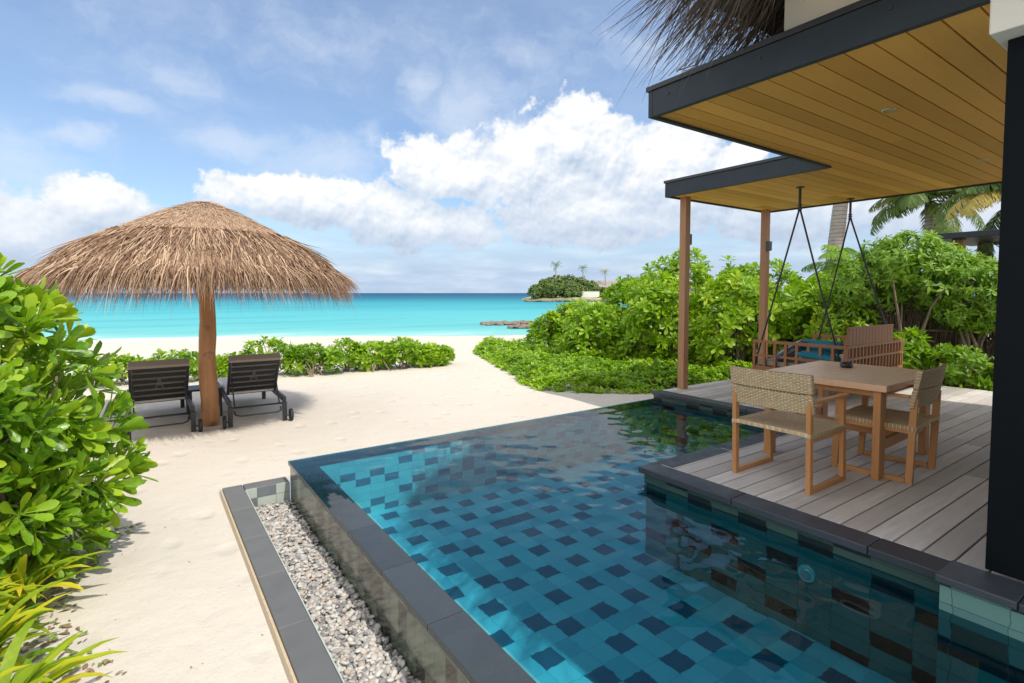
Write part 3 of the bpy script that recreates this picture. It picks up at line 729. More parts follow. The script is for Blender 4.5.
mb.lathe(prof_a, 28); o = mb.build('bowl', m_darkmetal, ash, smooth=True); o.scale = (1., .62, 1.)

# ------------------------------------------------------------------ woven armchairs
def weave(ax_u, ax_v, holes=False):
    def fn(g, b):
        s = g.sep(OC(g)); u = g.math('DIVIDE', s[ax_u], .024); v = g.math('DIVIDE', s[ax_v], .0125)
        par = g.math('FLOORED_MODULO', g.math('ADD', g.math('FLOOR', u), g.math('FLOOR', v)), 2.)
        cu_ = g.math('SINE', g.math('MULTIPLY', g.math('FRACT', u), PI)); cv_ = g.math('SINE', g.math('MULTIPLY', g.math('FRACT', v), PI))
        h = g.math('ADD', g.math('MULTIPLY', g.math('POWER', cv_, .6), g.math('ADD', .55, g.math('MULTIPLY', par, .45))), g.math('MULTIPLY', cu_, .3))
        r = g.white(g.comb(g.math('FLOOR', v), g.math('FLOOR', u), 1.)); n = g.noise(OC(g), 14., 3.)
        c = g.mix(r, (.74, .58, .35), (.56, .41, .23)); c = g.mix(g.mr(h, .25, .95, .95, 0.), c, (.10, .06, .03)); c = g.mix(g.math('MULTIPLY', n, .3), c, (.66, .52, .35))
        g.set(b.inputs['Base Color'], c); g.set(b.inputs['Normal'], g.bump(h, .8, .004))
    return fn
m_wvs = mat('woven_seat', rough=.7, fn=weave(0, 1)); m_wvb = mat('woven_back', rough=.7, fn=weave(0, 2))
def make_chair():
    """local: faces +y, rear posts at y=0"""
    t = empty('woven_armchair', (0, 0, 0)); W = .29; DP = .54
    for sx in (-1, 1):
        mb = MB(); mb.bar((sx*W, .02, 0), (sx*W, .0, .66), .034, .048, (0, 1, 0)); mb.bar((sx*W, .0, .6601), (sx*W, -.022, .87), .030, .036, (0, 1, 0)); mb.build('rear_post', m_teak_z, t, .004)
        mb = MB(); mb.bar((sx*W, DP, 0.0), (sx*W, DP-.03, .655), .034, .048, (0, 1, 0)); mb.build('leg', m_teak_z, t, .004)
        mb = MB(); mb.box(sx*W-.016, sx*W+.016, .047, DP-.026, .0, .036); mb.build('runner', m_teak_y, t, .004)
        mb = MB(); mb.box(sx*W-.024, sx*W+.024, .026, DP+.03, .657, .680); mb.build('armrest', m_teak_y, t, .005)
        mb = MB(); mb.box(sx*W-.0155, sx*W+.0155, .03, DP-.045, .385, .425); mb.build('seat_rail', m_teak_y, t, .003)
    mb = MB()
    nx_, ny_ = 10, 8; vs = []; fs = []
    for j in range(ny_+1):
        for i in range(nx_+1):
            u = -1+2*i/nx_; v_ = j/ny_; vs.append((u*(W+.02), -.02+v_*(DP+.02), .452-.016*(1-u*u)*math.sin(PI*v_)-.008*max(0, abs(u)-.8)*5))
    n1 = len(vs)
    for k in range(n1): x, y, z = vs[k]; vs.append((x, y, z-.034))
    ww = nx_+1
    for j in range(ny_):
        for i in range(nx_): a = j*ww+i; fs.append((a, a+1, a+ww+1, a+ww)); fs.append((n1+a+ww, n1+a+ww+1, n1+a+1, n1+a))
    for i in range(nx_): fs.append((i, n1+i, n1+i+1, i+1)); a = ny_*ww+i; fs.append((a+1, n1+a+1, n1+a, a))
    for j in range(ny_): a = j*ww; fs.append((a+ww, n1+a+ww, n1+a, a)); a = j*ww+nx_; fs.append((a, n1+a, n1+a+ww, a+ww))
    mb.add(vs, fs); mb.build('seat', m_wvs, t, .006)
    # back: two wrapped bands with an open lacing row between them
    def band(z0, z1):
        mb = MB(); vs = []; n = 12
        for k, z in enumerate(np.linspace(z0, z1, 5)):
            yc = -.002-.045*max(0, (z-.60))/.25
            for i in range(n+1):
                u = -1+2*i/n; vs.append((u*(W+.028), yc-.03*(1-u*u), z))
        m = len(vs); vs += [(x, y+.036, z) for x, y, z in vs]; ww = n+1; fs = []
        for j in range(4):
            for i in range(n): a = j*ww+i; fs += [(a, a+1, a+ww+1, a+ww), (m+a+ww, m+a+ww+1, m+a+1, m+a)]
        for i in range(n): fs += [(i, m+i, m+i+1, i+1), (4*ww+i+1, m+4*ww+i+1, m+4*ww+i, 4*ww+i)]
        for j in range(4): fs += [(j*ww+ww, m+j*ww+ww, m+j*ww, j*ww), (j*ww+n, m+j*ww+n, m+j*ww+ww+n, j*ww+ww+n)]
        mb.add(vs, fs); return mb
    b = band(.735, .875); c = band(.585, .722); b.add(c.v, c.f)
    for i in range(24):
        u = -.94+1.88*i/23; z = .7285; yc = -.002-.045*(z-.60)/.25-.03*(1-u*u)+.018
        b.box(u*(W+.02)-.005, u*(W+.02)+.005, yc-.012, yc+.012, .718, .739)
    b.build('back', m_wvb, t, .004)
    return t
c0 = make_chair(); c0.location = (3.90, 2.145, 0); c0.rotation_euler.z = R(-90)
tag(c0, 'woven armchair with its back to the pool, at the table end nearest the water', 'armchair', 'woven armchairs at the dining table')
c1 = copy_tree(c0); c1.location = (5.06, 1.52, 0); c1.rotation_euler.z = R(3); c1['label'] = 'woven armchair tucked under the table end nearest the black door post'

# ------------------------------------------------------------------ hanging daybed swing
sw = empty('hanging_daybed', (8.1, 3.65, .30), label='reddish wooden slatted daybed swing hanging on four dark ropes over the deck', cat='swing')
X0, X1, Y0, Y1 = -.90, .90, -.65, .60
mb = MB(); mb.box(X0, X1, Y0, Y0+.05, 0, .12); mb.box(X0, X1, Y1-.05, Y1, 0, .12); mb.box(X0, X0+.05, Y0+.052, Y1-.052, 0, .12); mb.box(X1-.05, X1, Y0+.052, Y1-.052, 0, .12); mb.box(X0+.052, X1-.052, Y0+.052, Y1-.052, .06, .10)
mb.build('bed_frame', m_redw, sw, .005)
mb = MB(); mb.box(X0+.06, X1-.06, Y0+.07, Y1-.06, .121, .20); mb.build('mattress', m_taupe, sw, .02, seg=3)
def side(xa, name):
    mb = MB(); mb.box(xa-.02, xa+.02, Y0, Y1, .45, .49); mb.box(xa-.016, xa+.016, Y0, Y1, .255, .285); n = 9
    for i in range(n):
        y = Y0+.02+(Y1-Y0-.04)*i/(n-1); mb.box(xa-.0155, xa+.0155, y-.018, y+.018, .121, .4495)
    mb.build(name, m_redw, sw)
side(X0+.025, 'end_rail'); side(X1-.025, 'end_rail')
mb = MB(); mb.box(X0+.05, X1-.05, Y0, Y0+.035, .30, .33); mb.box(X0+.05, X1-.05, Y0, Y0+.035, .455, .49); n = 17
for i in range(n):
    x = X0+.08+(X1-X0-.16)*i/(n-1); mb.box(x-.016, x+.016, Y0+.002, Y0+.033, .121, .4545)
mb.build('back_lattice', m_redw, sw)
mb = MB(); n = 14
for i in range(n):
    x = X0+.06+1.35*i/n; mb.box(x, x+1.35/n-.004, Y0-.002, Y0+.03, .492, .70)
mb.box(X0+.05, X0+1.42, Y0-.004, Y0+.034, .7005, .725); mb.build('back_panel', m_redw, sw, .003)
m_teal = mat('teal_fabric', (.012, .17, .25), .85)
def f_stripe(g, b):
    s = g.sep(OC(g)); k = g.math('FRACT', g.math('MULTIPLY', s[0], 14.)); g.set(b.inputs['Base Color'], g.mix(g.math('GREATER_THAN', k, .55), (.45, .48, .52), (.07, .10, .15)))
m_strp = mat('striped_fabric', rough=.9, fn=f_stripe)
def cushion(name, m, loc, size, rot, label):
    bm = bmesh.new(); bmesh.ops.create_cube(bm, size=1); bmesh.ops.subdivide_edges(bm, edges=bm.edges[:], cuts=5, use_grid_fill=True)
    for v in bm.verts:
        x, y, z = v.co*2; k = (1-abs(x)**3)*(1-abs(y)**3); z2 = z*(.25+.75*max(k, 0)**.45); v.co = Vector((x*size[0]/2*(1-.06*(1-abs(y))), y*size[1]/2*(1-.06*(1-abs(x))), z2*size[2]/2))
    me = bpy.data.meshes.new(name); bm.to_mesh(me); bm.free(); me.materials.append(m); me.polygons.foreach_set('use_smooth', [True]*len(me.polygons))
    o = link(name, me, None, loc); o.rotation_euler = rot; md = o.modifiers.new('s', 'SUBSURF'); md.levels = 1; md.render_levels = 2
    tag(o, label, 'cushion'); return o
mb = MB(); mb.tube([(0, -.26, 0), (0, -.23, 0), (0, .23, 0), (0, .26, 0)], [.04, .085, .085, .04], 20)
bo = mb.build('bolster', m_teal, None, smooth=True, loc=(7.50, 3.42, .735)); bo.rotation_euler = (0, 0, R(-8)); tag(bo, 'round teal bolster lying on the daybed beside its back panel', 'bolster')
cushion('cushion', m_teal, (7.40, 3.42, .61), (.45, .45, .16), (R(6), R(4), R(12)), 'square teal cushion underneath the round teal bolster on the daybed')
cushion('striped_cushion', m_strp, (7.48, 3.83, .64), (.46, .46, .15), (R(-38), R(12), R(20)), 'grey striped cushion leaning beside the teal bolster on the daybed')
m_rope = mat('dark_rope', (.045, .048, .055), .8)
for xr in (7.35, 8.86):
    for ya in (3.02, 4.24):
        mb = MB(); xb = 7.22 if xr < 8 else 8.98
        top = Vector((xr, 3.70, 2.62)); bot = Vector((xb, ya, .36)); mb.tube([top, top.lerp(bot, .5)+Vector((0, 0, -.02)), bot], .0125, 8)
        pl(mb.build('rope', m_rope, sw, smooth=True))
    mb = MB(); mb.tube([(xr, 3.70, 2.899), (xr, 3.70, 2.60)], .018, 8); mb.tube([(xr, 3.70, 2.899), (xr, 3.70, 2.885)], .05, 16)
    for k in range(3): mb.tube([(xr, 3.70, 2.66-.03*k), (xr, 3.70, 2.645-.03*k)], .028, 10)
    pl(mb.build('ceiling_hook', m_darkmetal, sw))
# ------------------------------------------------------------------ vegetation
def f_leaf(stops, trans=.40, rough=.38):
    def fn(g, b):
        a = g.node('ShaderNodeAttribute', attribute_name='rnd').outputs['Fac']
        c = g.ramp(a, stops); nz = g.noise(WC(g), 38., 4., .6); c = g.mix(g.mr(nz, .45, .7, 0., .35), c, stops[-2][1]); g.set(b.inputs['Base Color'], c); g.set(b.inputs['Normal'], g.bump(nz, .25, .01)); b.inputs['Roughness'].default_value = rough
        t = g.node('ShaderNodeBsdfTranslucent'); g.set(t.inputs[0], g.mix(1., c, (1.25, 1.25, .55), 'MULTIPLY'))
        m = g.node('ShaderNodeMixShader'); m.inputs[0].default_value = trans
        g.l.new(b.outputs[0], m.inputs[1]); g.l.new(t.outputs[0], m.inputs[2])
        out = [n for n in g.n if n.type == 'OUTPUT_MATERIAL'][0]; g.l.new(m.outputs[0], out.inputs[0])
    return fn
m_leafA = mat('leaf_glossy_green', fn=f_leaf([(0., (.05, .155, .012)), (.25, (.13, .29, .016)), (.5, (.25, .44, .022)), (.75, (.46, .59, .035)), (1., (.70, .62, .06))], .3, .3))
m_leafB = mat('leaf_hedge_green', fn=f_leaf([(0., (.06, .18, .012)), (.3, (.17, .36, .016)), (.62, (.34, .53, .024)), (.9, (.52, .62, .045)), (1., (.72, .56, .06))]), rough=.4)
m_leafL = mat('leaf_light_green', fn=f_leaf([(0., (.09, .22, .02)), (.5, (.19, .36, .03)), (.85, (.32, .48, .04)), (1., (.50, .52, .06))], .4, .45))
m_leafY = mat('leaf_yellow_strap', fn=f_leaf([(0., (.10, .24, .02)), (.3, (.27, .40, .025)), (.65, (.52, .55, .03)), (1., (.74, .60, .04))], .4, .4))
m_leafD = mat('leaf_dark_green', fn=f_leaf([(0., (.03, .09, .014)), (.6, (.07, .16, .02)), (1., (.15, .25, .03))], .3, .45))
m_palm = mat('palm_leaf', fn=f_leaf([(0., (.06, .13, .03)), (.5, (.12, .21, .04)), (.85, (.24, .30, .07)), (1., (.45, .36, .12))], .3, .4))
m_palmo = mat('palm_leaf_dry', fn=f_leaf([(0., (.46, .33, .07)), (1., (.55, .50, .14))], .3, .5))
def f_bark(g, b):
    n = g.noise(g.vm('MULTIPLY', OC(g), (6, 6, 2)), 3., 5., .6); g.set(b.inputs['Base Color'], g.mix(n, (.17, .125, .085), (.30, .235, .17))); g.set(b.inputs['Normal'], g.bump(n, .4, .01))
m_bark = mat('bark', rough=.85, fn=f_bark)
def f_ptrunk(g, b):
    s = g.sep(OC(g)); z = g.math('ADD', g.math('MULTIPLY', s[2], 9.), g.math('MULTIPLY', g.noise(OC(g), 3., 3.), 1.2)); r = g.math('FRACT', z)
    n = g.noise(OC(g), 9., 6., .7); c = g.mix(n, (.26, .23, .21), (.48, .44, .40)); c = g.mix(g.math('LESS_THAN', r, .13), c, (.13, .11, .10))
    g.set(b.inputs['Base Color'], c); g.set(b.inputs['Normal'], g.bump(r, .5, .02))
m_ptrunk = mat('palm_bark', rough=.85, fn=f_ptrunk)

def nrmz(a): return a/(np.linalg.norm(a, axis=-1, keepdims=True)+1e-9)
SPAT = ([0, .3, .6, .84, 1.], [.10, .36, .86, 1., .10])        # paddle leaf, widest near the tip
LANC = ([0, .25, .5, .8, 1.], [.5, .9, 1., .7, .04])
OVAL = ([0, .25, .55, .85, 1.], [.15, .9, 1., .6, .03])
def leaf_cloud(O, Dr, Nn, L, Wd, shape=SPAT, droop=.15, fold=.18, rnd=None):
    """O origins, Dr growth directions, Nn upper-face normals; every leaf has 5 rows x 3 columns"""
    ts, ws = shape; n = len(O); Dr = nrmz(Dr); S = nrmz(np.cross(Dr, Nn)); Nn = np.cross(S, Dr); rows = []
    L = np.broadcast_to(L, n)[:, None]; Wd = np.broadcast_to(Wd, n)[:, None]; dr = np.broadcast_to(droop, n)[:, None]
    for t, wv in zip(ts, ws):
        c = O + Dr*L*t - Nn*L*dr*t*t
        hw = S*Wd*.5*wv; lift = Nn*Wd*.5*wv*fold
        rows += [c-hw+lift, c, c+hw+lift]
    V = np.stack(rows, 1).reshape(-1, 3); k = len(ts); base = (np.arange(n)*3*k)[:, None]; F = []
    for r in range(k-1):
        for q in (0, 1): F.append(base+np.array([[3*r+q, 3*r+q+1, 3*r+q+4, 3*r+q+3]]))
    return V, np.concatenate(F), np.repeat(rng.random(n) if rnd is None else rnd, 3*k)
def rosettes(C, A, nl, L, Wd, shape=SPAT, el=(78, 8), droop=.18, bias=None, jit=.12):
    """C centres, A axes; nl leaves spiralling round each tip"""
    n = len(C); A = nrmz(A); ref = np.where(np.abs(A[:, 2:3]) > .9, [[1., 0, 0]], [[0, 0, 1.]])
    U = nrmz(np.cross(A, ref)); W_ = np.cross(A, U); ph0 = rng.uniform(0, 6.28, n); sz = rng.uniform(.75, 1.2, n)
    tip = rng.random(n) if bias is None else bias
    Os = []; Ds = []; Ns = []; Ls = []; Ws = []; Rs = []
    for i in range(nl):
        f = i/(nl-1); e = np.radians(el[0]+(el[1]-el[0])*f**.8) + rng.normal(0, jit, n); ph = ph0+i*2.399+rng.normal(0, .15, n)
        rad = U*np.cos(ph)[:, None]+W_*np.sin(ph)[:, None]
        Dv = A*np.sin(e)[:, None]+rad*np.cos(e)[:, None]; Nv = A*np.cos(e)[:, None]-rad*np.sin(e)[:, None]
        Os.append(C - A*(L*.35*f)[..., None] if np.ndim(L*f) else C - A*(L*.35*f)); Ds.append(Dv); Ns.append(Nv+rng.normal(0, .18, (n, 3)))
        ll = L*sz*(.55+.45*min(1, f*1.8))*rng.uniform(.85, 1.15, n); Ls.append(ll); Ws.append(Wd*sz*(.6+.4*min(1, f*2))*rng.uniform(.85, 1.1, n))
        Rs.append(np.clip(tip*.55+.45*rng.random(n)-.04, 0, 1))
    return leaf_cloud(np.concatenate(Os), np.concatenate(Ds), np.concatenate(Ns), np.concatenate(Ls), np.concatenate(Ws), shape, droop, .32, np.concatenate(Rs))
def blob_points(lobes, n, seed, zmin=.05, inner=.45, upb=.35):
    """tips over the uneven surface of a heap of lobes (cx,cy,cz,rx,ry,rz)"""
    r = np.random.default_rng(seed); P = []; Nn = []; vol = np.array([(l[3]*l[4]+l[4]*l[5]+l[3]*l[5]) for l in lobes]); cnt = np.maximum(8, (n*1.5*vol/vol.sum()).astype(int))
    for li, (l, m) in enumerate(zip(lobes, cnt)):
        d = r.normal(0, 1, (m, 3)); d[:, 2] += .35; d = nrmz(d)
        bump = 1+.13*np.sin(d[:, 0]*5+li*1.7)*np.cos(d[:, 1]*4.3+li)+.10*np.sin(d[:, 2]*9+d[:, 0]*7+li*2.)
        rad = (1-inner*r.random(m)**2.2)*bump*r.uniform(.94, 1.08, m)
        p = np.array(l[:3])+d*np.array(l[3:])*rad[:, None]; keep = p[:, 2] > zmin
        for lj, o in enumerate(lobes):
            if lj != li: keep &= (((p-np.array(o[:3]))/np.array(o[3:]))**2).sum(1) > .42
        P.append(p[keep]); Nn.append(nrmz(d/np.array(l[3:])+np.array([0, 0, upb/np.mean(l[3:])]))[keep])
    P = np.concatenate(P); Nn = np.concatenate(Nn); i = r.permutation(len(P))[:n]; return P[i], Nn[i]
def stems_mb(tips, bases, rad=(.022, .007), seed=0, n=5, sag=.25):
    mb = MB(); r = random.Random(seed)
    for t in tips:
        b = Vector(r.choice(bases)); t = Vector(t); m1 = b.lerp(t, .35)+Vector((0, 0, (t-b).length*sag*.6))+Vector((r.gauss(0, .04), r.gauss(0, .04), 0)); m2 = b.lerp(t, .7)+Vector((0, 0, (t-b).length*sag*.5))
        mb.tube([b, m1, m2, t], [rad[0], rad[0]*.75, rad[0]*.5, rad[1]], n, False)
    return mb
def shrub(name, loc, lobes, n, nl, L, Wd, m, label, cat='shrub', group=None, seed=0, nstem=30, srad=(.02, .006), shape=SPAT, bias=None, inner=.45, upb=.35, extra=None, el=(78, 8), droop=.18):
    t = empty(name, loc); tag(t, label, cat, group)
    P, A = blob_points(lobes, n, seed, inner=inner, upb=upb)
    r = np.random.default_rng(seed+100)
    b_ = np.clip(r.random(len(P))*.85 + (.25*np.sin(P[:, 0]*2.1+P[:, 2]*1.7+seed)), 0, 1) if bias is None else np.clip(r.random(len(P))*.5+bias, 0, 1)
    v, f, a = rosettes(P, A+r.normal(0, .22, A.shape), nl, L, Wd, shape, bias=b_, el=el, droop=droop)
    link('foliage', new_mesh('foliage', v, f, m, True, a), t)
    if nstem:
        idx = r.permutation(len(P))[:nstem]; cx = np.mean([l[0] for l in lobes]); c_y = np.mean([l[1] for l in lobes]); sp = max(max(l[3] for l in lobes), .2)*.45
        bases = [(cx+r.normal(0, sp), c_y+r.normal(0, sp), -.05) for _ in range(7)]
        mb = stems_mb([P[i]-A[i]*L*.3 for i in idx], bases, srad, seed); mb.build('branches', m_bark, t, smooth=True)
    return t
GS = 'shrubs bordering the sand and the deck'
# --- big bush on the left, leaves close to the camera
NEAR = ([0, .2, .42, .62, .8, .92, 1.], [.10, .22, .50, .86, 1., .78, .12])
big = shrub('broad_leaf_shrub', (-1.07, 4.42, GZ),
      [(.05, .15, 1.62, .46, .44, .42), (.34, .22, 1.38, .42, .42, .38), (.50, .15, .98, .40, .40, .34), (.62, .10, .62, .36, .36, .28), (.12, -.15, 1.0, .50, .45, .45),
       (-.35, 0, 1.35, .60, .6, .6), (.22, -.30, .62, .46, .40, .36), (-.45, -.45, .85, .6, .5, .6), (-.45, -.8, .40, .45, .4, .35), (-.9, .2, 1.1, .7, .7, .8), (.38, -.12, .36, .42, .40, .30)],
      640, 12, .20, .058, m_leafA, 'tall glossy green shrub with paddle leaves at the left edge, in front of the umbrella', 'shrub', GS, 3, 70, (.020, .007), inner=.5, shape=NEAR, droop=-.04, el=(82, 18))
shrub('broad_leaf_shrub', (-1.75, 6.1, GZ), [(0, 0, .95, .8, .8, .7), (.55, .3, .6, .55, .5, .42), (-.8, -.5, 1., .8, .8, .7)], 300, 11, .20, .060, m_leafA,
      'lower green shrub behind the tall left shrub, its tips nearest the left lounger', 'shrub', GS, 5, 30, (.02, .007), shape=NEAR, droop=-.04, el=(82, 18))
# --- yellow strap-leaved lilies
def strap_plant(loc, n, L, label, seed, cnt=3, spread=.16, lean=.55):
    r = np.random.default_rng(seed); t = empty('strap_leaf_lily', loc); tag(t, label, 'lily', 'yellow strap leaved lilies at the left edge')
    O = []; D_ = []; 
    for k in range(cnt):
        c = np.array([r.normal(0, spread), r.normal(0, spread), 0])
        for i in range(n):
            ph = i*2.399+r.normal(0, .2); e = np.radians(r.uniform(35, 82)); O.append(c+np.array([math.cos(ph), math.sin(ph), 0])*.02+np.array([0, 0, r.uniform(.02, .16)])); D_.append([math.cos(ph)*math.cos(e), math.sin(ph)*math.cos(e), math.sin(e)])
    O = np.array(O); D_ = np.array(D_); n_ = len(O); Ll = r.uniform(.6, 1.15, n_)*L; Wd = r.uniform(.038, .062, n_); S = nrmz(np.cross(D_, [0, 0, 1.]))
    ts = np.linspace(0, 1, 8); dr = r.uniform(.45, 1.15, n_)[:, None]; rows = []
    Hh = nrmz(D_*np.array([1, 1, 0])); e0 = np.arcsin(D_[:, 2])[:, None]; pos = O.copy(); step = (Ll/7)[:, None]
    for k, tt in enumerate(ts):
        e = e0-dr*2.0*tt**1.3; Dk = Hh*np.cos(e)+np.array([0, 0, 1.])*np.sin(e); Nk = -Hh*np.sin(e)+np.array([0, 0, 1.])*np.cos(e)
        wv = np.interp(tt, [0, .15, .5, .8, 1], [.7, .85, 1, .75, .03]); hw = S*(Wd*wv*.5)[:, None]; lf = Nk*(Wd*wv*.12)[:, None]
        rows += [pos-hw+lf, pos.copy(), pos+hw+lf]; pos = pos+Dk*step
    V = np.stack(rows, 1).reshape(-1, 3); V[:, 2] = np.maximum(V[:, 2], .01+.02*r.random(len(V))); base = (np.arange(n_)*24)[:, None]; F = np.concatenate([base+np.array([[3*q+s, 3*q+s+1, 3*q+s+4, 3*q+s+3]]) for q in range(7) for s in (0, 1)])
    link('leaves', new_mesh('leaves', V, F, m_leafY, True, np.repeat(r.random(n_), 24)), t)
    mb = MB(); [mb.tube([(r.normal(0, spread*.7), r.normal(0, spread*.7), -.03), (r.normal(0, spread*.7), r.normal(0, spread*.7), .15)], [.03, .022], 7) for _ in range(cnt)]; mb.build('stalk', m_leafL, t, smooth=True)
LP_ = [(-.74, 3.75, 36, .46, 'yellow green strap leaved lily at the foot of the tall left shrub'), (-.74, 3.30, 36, .42, 'bright yellow strap leaved lily on the left edge halfway down to the bottom corner'),
       (-.72, 2.90, 34, .40, 'yellow strap leaved lily in the bottom left corner of the photo'), (-.98, 3.45, 36, .58, 'taller yellow green lily behind the front lilies at the left edge')]
for i, (x, y, n, L, lb) in enumerate(LP_): strap_plant((x, y, GZ), n, L, lb, 40+i, 3)
# leaf litter and creeping sprigs at their foot
r = np.random.default_rng(77); n = 1500; u = r.random(n); X = -.26-.60*r.random(n)**.75+.16*np.sin(u*7); Y = 2.1+2.9*u; Zg = ground_h(X, Y)
X += .10*(Y-3)*(Y > 3)*.5
ph = r.uniform(0, 6.28, n); V, F, A = leaf_cloud(np.stack([X, Y, Zg+.006], 1), np.stack([np.cos(ph), np.sin(ph), r.uniform(-.05, .5, n)], 1), np.stack([r.normal(0, .3, n), r.normal(0, .3, n), np.ones(n)], 1), r.uniform(.02, .06, n), r.uniform(.008, .022, n), OVAL, .25)
m_litter = mat('leaf_litter', rough=.8, fn=lambda g, b: g.set(b.inputs['Base Color'], g.ramp(g.node('ShaderNodeAttribute', attribute_name='rnd').outputs['Fac'], [(0., (.16, .10, .06)), (.3, (.30, .20, .12)), (.55, (.38, .29, .19)), (.7, (.16, .24, .05)), (1., (.22, .32, .06))])))
tag(link('leaf_litter', new_mesh('leaf_litter', V, F, m_litter, True, A)), 'dry leaf litter and small creeping sprigs on the sand below the left plants', 'leaf litter', kind='stuff')

# --- low hedge plants behind the loungers
row = [(-1.9, 13.0, .75, .75), (-.55, 12.9, .55, .7), (.55, 12.7, .60, .80), (1.45, 12.6, .42, .55), (2.2, 12.4, .72, .85), (3.0, 12.3, .60, .75), (3.75, 12.1, .66, .72), (4.45, 12.1, .60, .70), (5.15, 11.95, .66, .72), (5.8, 11.9, .50, .50), (6.2, 11.95, .42, .40)]
rl = ['leftmost of the low shrubs behind the loungers', 'low round shrub seen above the left lounger', 'low shrub with open stems directly left of the umbrella pole', 'smallest low shrub, right behind the umbrella pole',
      'low open stemmed shrub above the right lounger', 'low shrub just right of the right lounger', 'fourth low shrub from the right end of the beach row', 'third low shrub from the right end of the beach row, yellow green', 'second low shrub from the right end of the beach row', 'low shrub next to the last one in the beach row', 'last low shrub at the right end of the beach row']
for i, ((x, y, h, w_), lb) in enumerate(zip(row, rl)):
    g0 = float(ground_h(x, y)); tall = i in (0, 1, 2, 4)
    lb_ = [(0, 0, h*.72, w_*.62, w_*.5, h*.34), (w_*.38, .1, h*.5, w_*.42, w_*.4, h*.36), (-w_*.38, -.1, h*.48, w_*.42, w_*.4, h*.36)]
    shrub('beach_shrub', (x, y, g0), lb_, 70 if tall else 95, 10, .15, .065, m_leafB, lb, 'shrub', 'low shrubs between the loungers and the beach', 200+i, 16, (.016, .006), inner=.3, bias=[None, .25, .05, .3, .15, None, .1, .35, .1, .3, .2][i])

# --- creeping ground cover in front of the right hedge
poly = [(5.95, 7.55), (7.05, 6.55), (8.6, 5.75), (10.6, 5.35), (13.5, 5.3), (15., 9.), (14., 14.), (11., 17.0), (9.2, 15.3), (8.25, 13.9), (7.35, 11.6), (6.7, 9.7), (6.15, 8.45)]
def inside(px, py):
    res = np.zeros(len(px), bool); j = len(poly)-1
    for i in range(len(poly)):
        xi, yi = poly[i]; xj, yj = poly[j]; c = ((yi > py) != (yj > py)) & (px < (xj-xi)*(py-yi)/(yj-yi+1e-12)+xi); res ^= c; j = i
    return res
r = np.random.default_rng(9); X = r.uniform(5.8, 15, 16000); Y = r.uniform(5.2, 17, 16000); X += .12*np.sin(Y*3)+.1*np.sin(Y*7.3); k = inside(X, Y) & (X+Y*.25 < 13.6); X = X[k]; Y = Y[k]
def edge_d(x, y):
    d = np.full(len(x), 9.)
    for i in range(len(poly)):
        a = np.array(poly[i-1]); b_ = np.array(poly[i]); ab = b_-a; t = np.clip(((x-a[0])*ab[0]+(y-a[1])*ab[1])/(ab@ab), 0, 1); d = np.minimum(d, np.hypot(x-a[0]-t*ab[0], y-a[1]-t*ab[1]))
    return d
ed = edge_d(X, Y); Hc = np.clip(ed/.35, .15, 1)*(.26+.08*np.sin(X*3.1)*np.cos(Y*2.7)+.05*np.sin(X*7+Y*5))*(1+.25*np.clip((X-8)/3, 0, 1))
Pz = ground_h(X, Y)+Hc*r.uniform(.55, 1.1, len(X)); C = np.stack([X, Y, Pz], 1); A = nrmz(np.stack([r.normal(0, .35, len(X)), r.normal(-.15, .35, len(X)), np.ones(len(X))], 1))
v, f, a = rosettes(C, A, 7, .105, .05, OVAL, bias=np.clip(r.random(len(X))*.8+.15*np.sin(X*2+Y), 0, 1), el=(60, 5))
tag(link('ground_cover', new_mesh('ground_cover', v, f, m_leafB, True, a)), 'dense low creeping plants with small green leaves spreading over the sand', 'ground cover', kind='stuff')
# soil under the hedge
vs = [(x, y, float(ground_h(x, y))+.02) for x, y in poly]; 
m_soil = mat('soil', rough=.95, fn=lambda g, b: g.set(b.inputs['Base Color'], g.mix(g.noise(WC(g), 9., 5.), (.05, .04, .025), (.12, .095, .06))))
me = new_mesh('planting_soil', [(x, y, .012+max(-.36, float(ground_h(x, y)))) for x, y in [(7.2, 7.2), (8.8, 6.0), (10.4, 5.5), (10.5, -3), (26, -3), (26, 16), (13, 16), (11, 14.5), (9, 12.5), (7.6, 9.5)]], [tuple(range(10))], m_soil); tag(link('planting_soil', me), kind='structure')

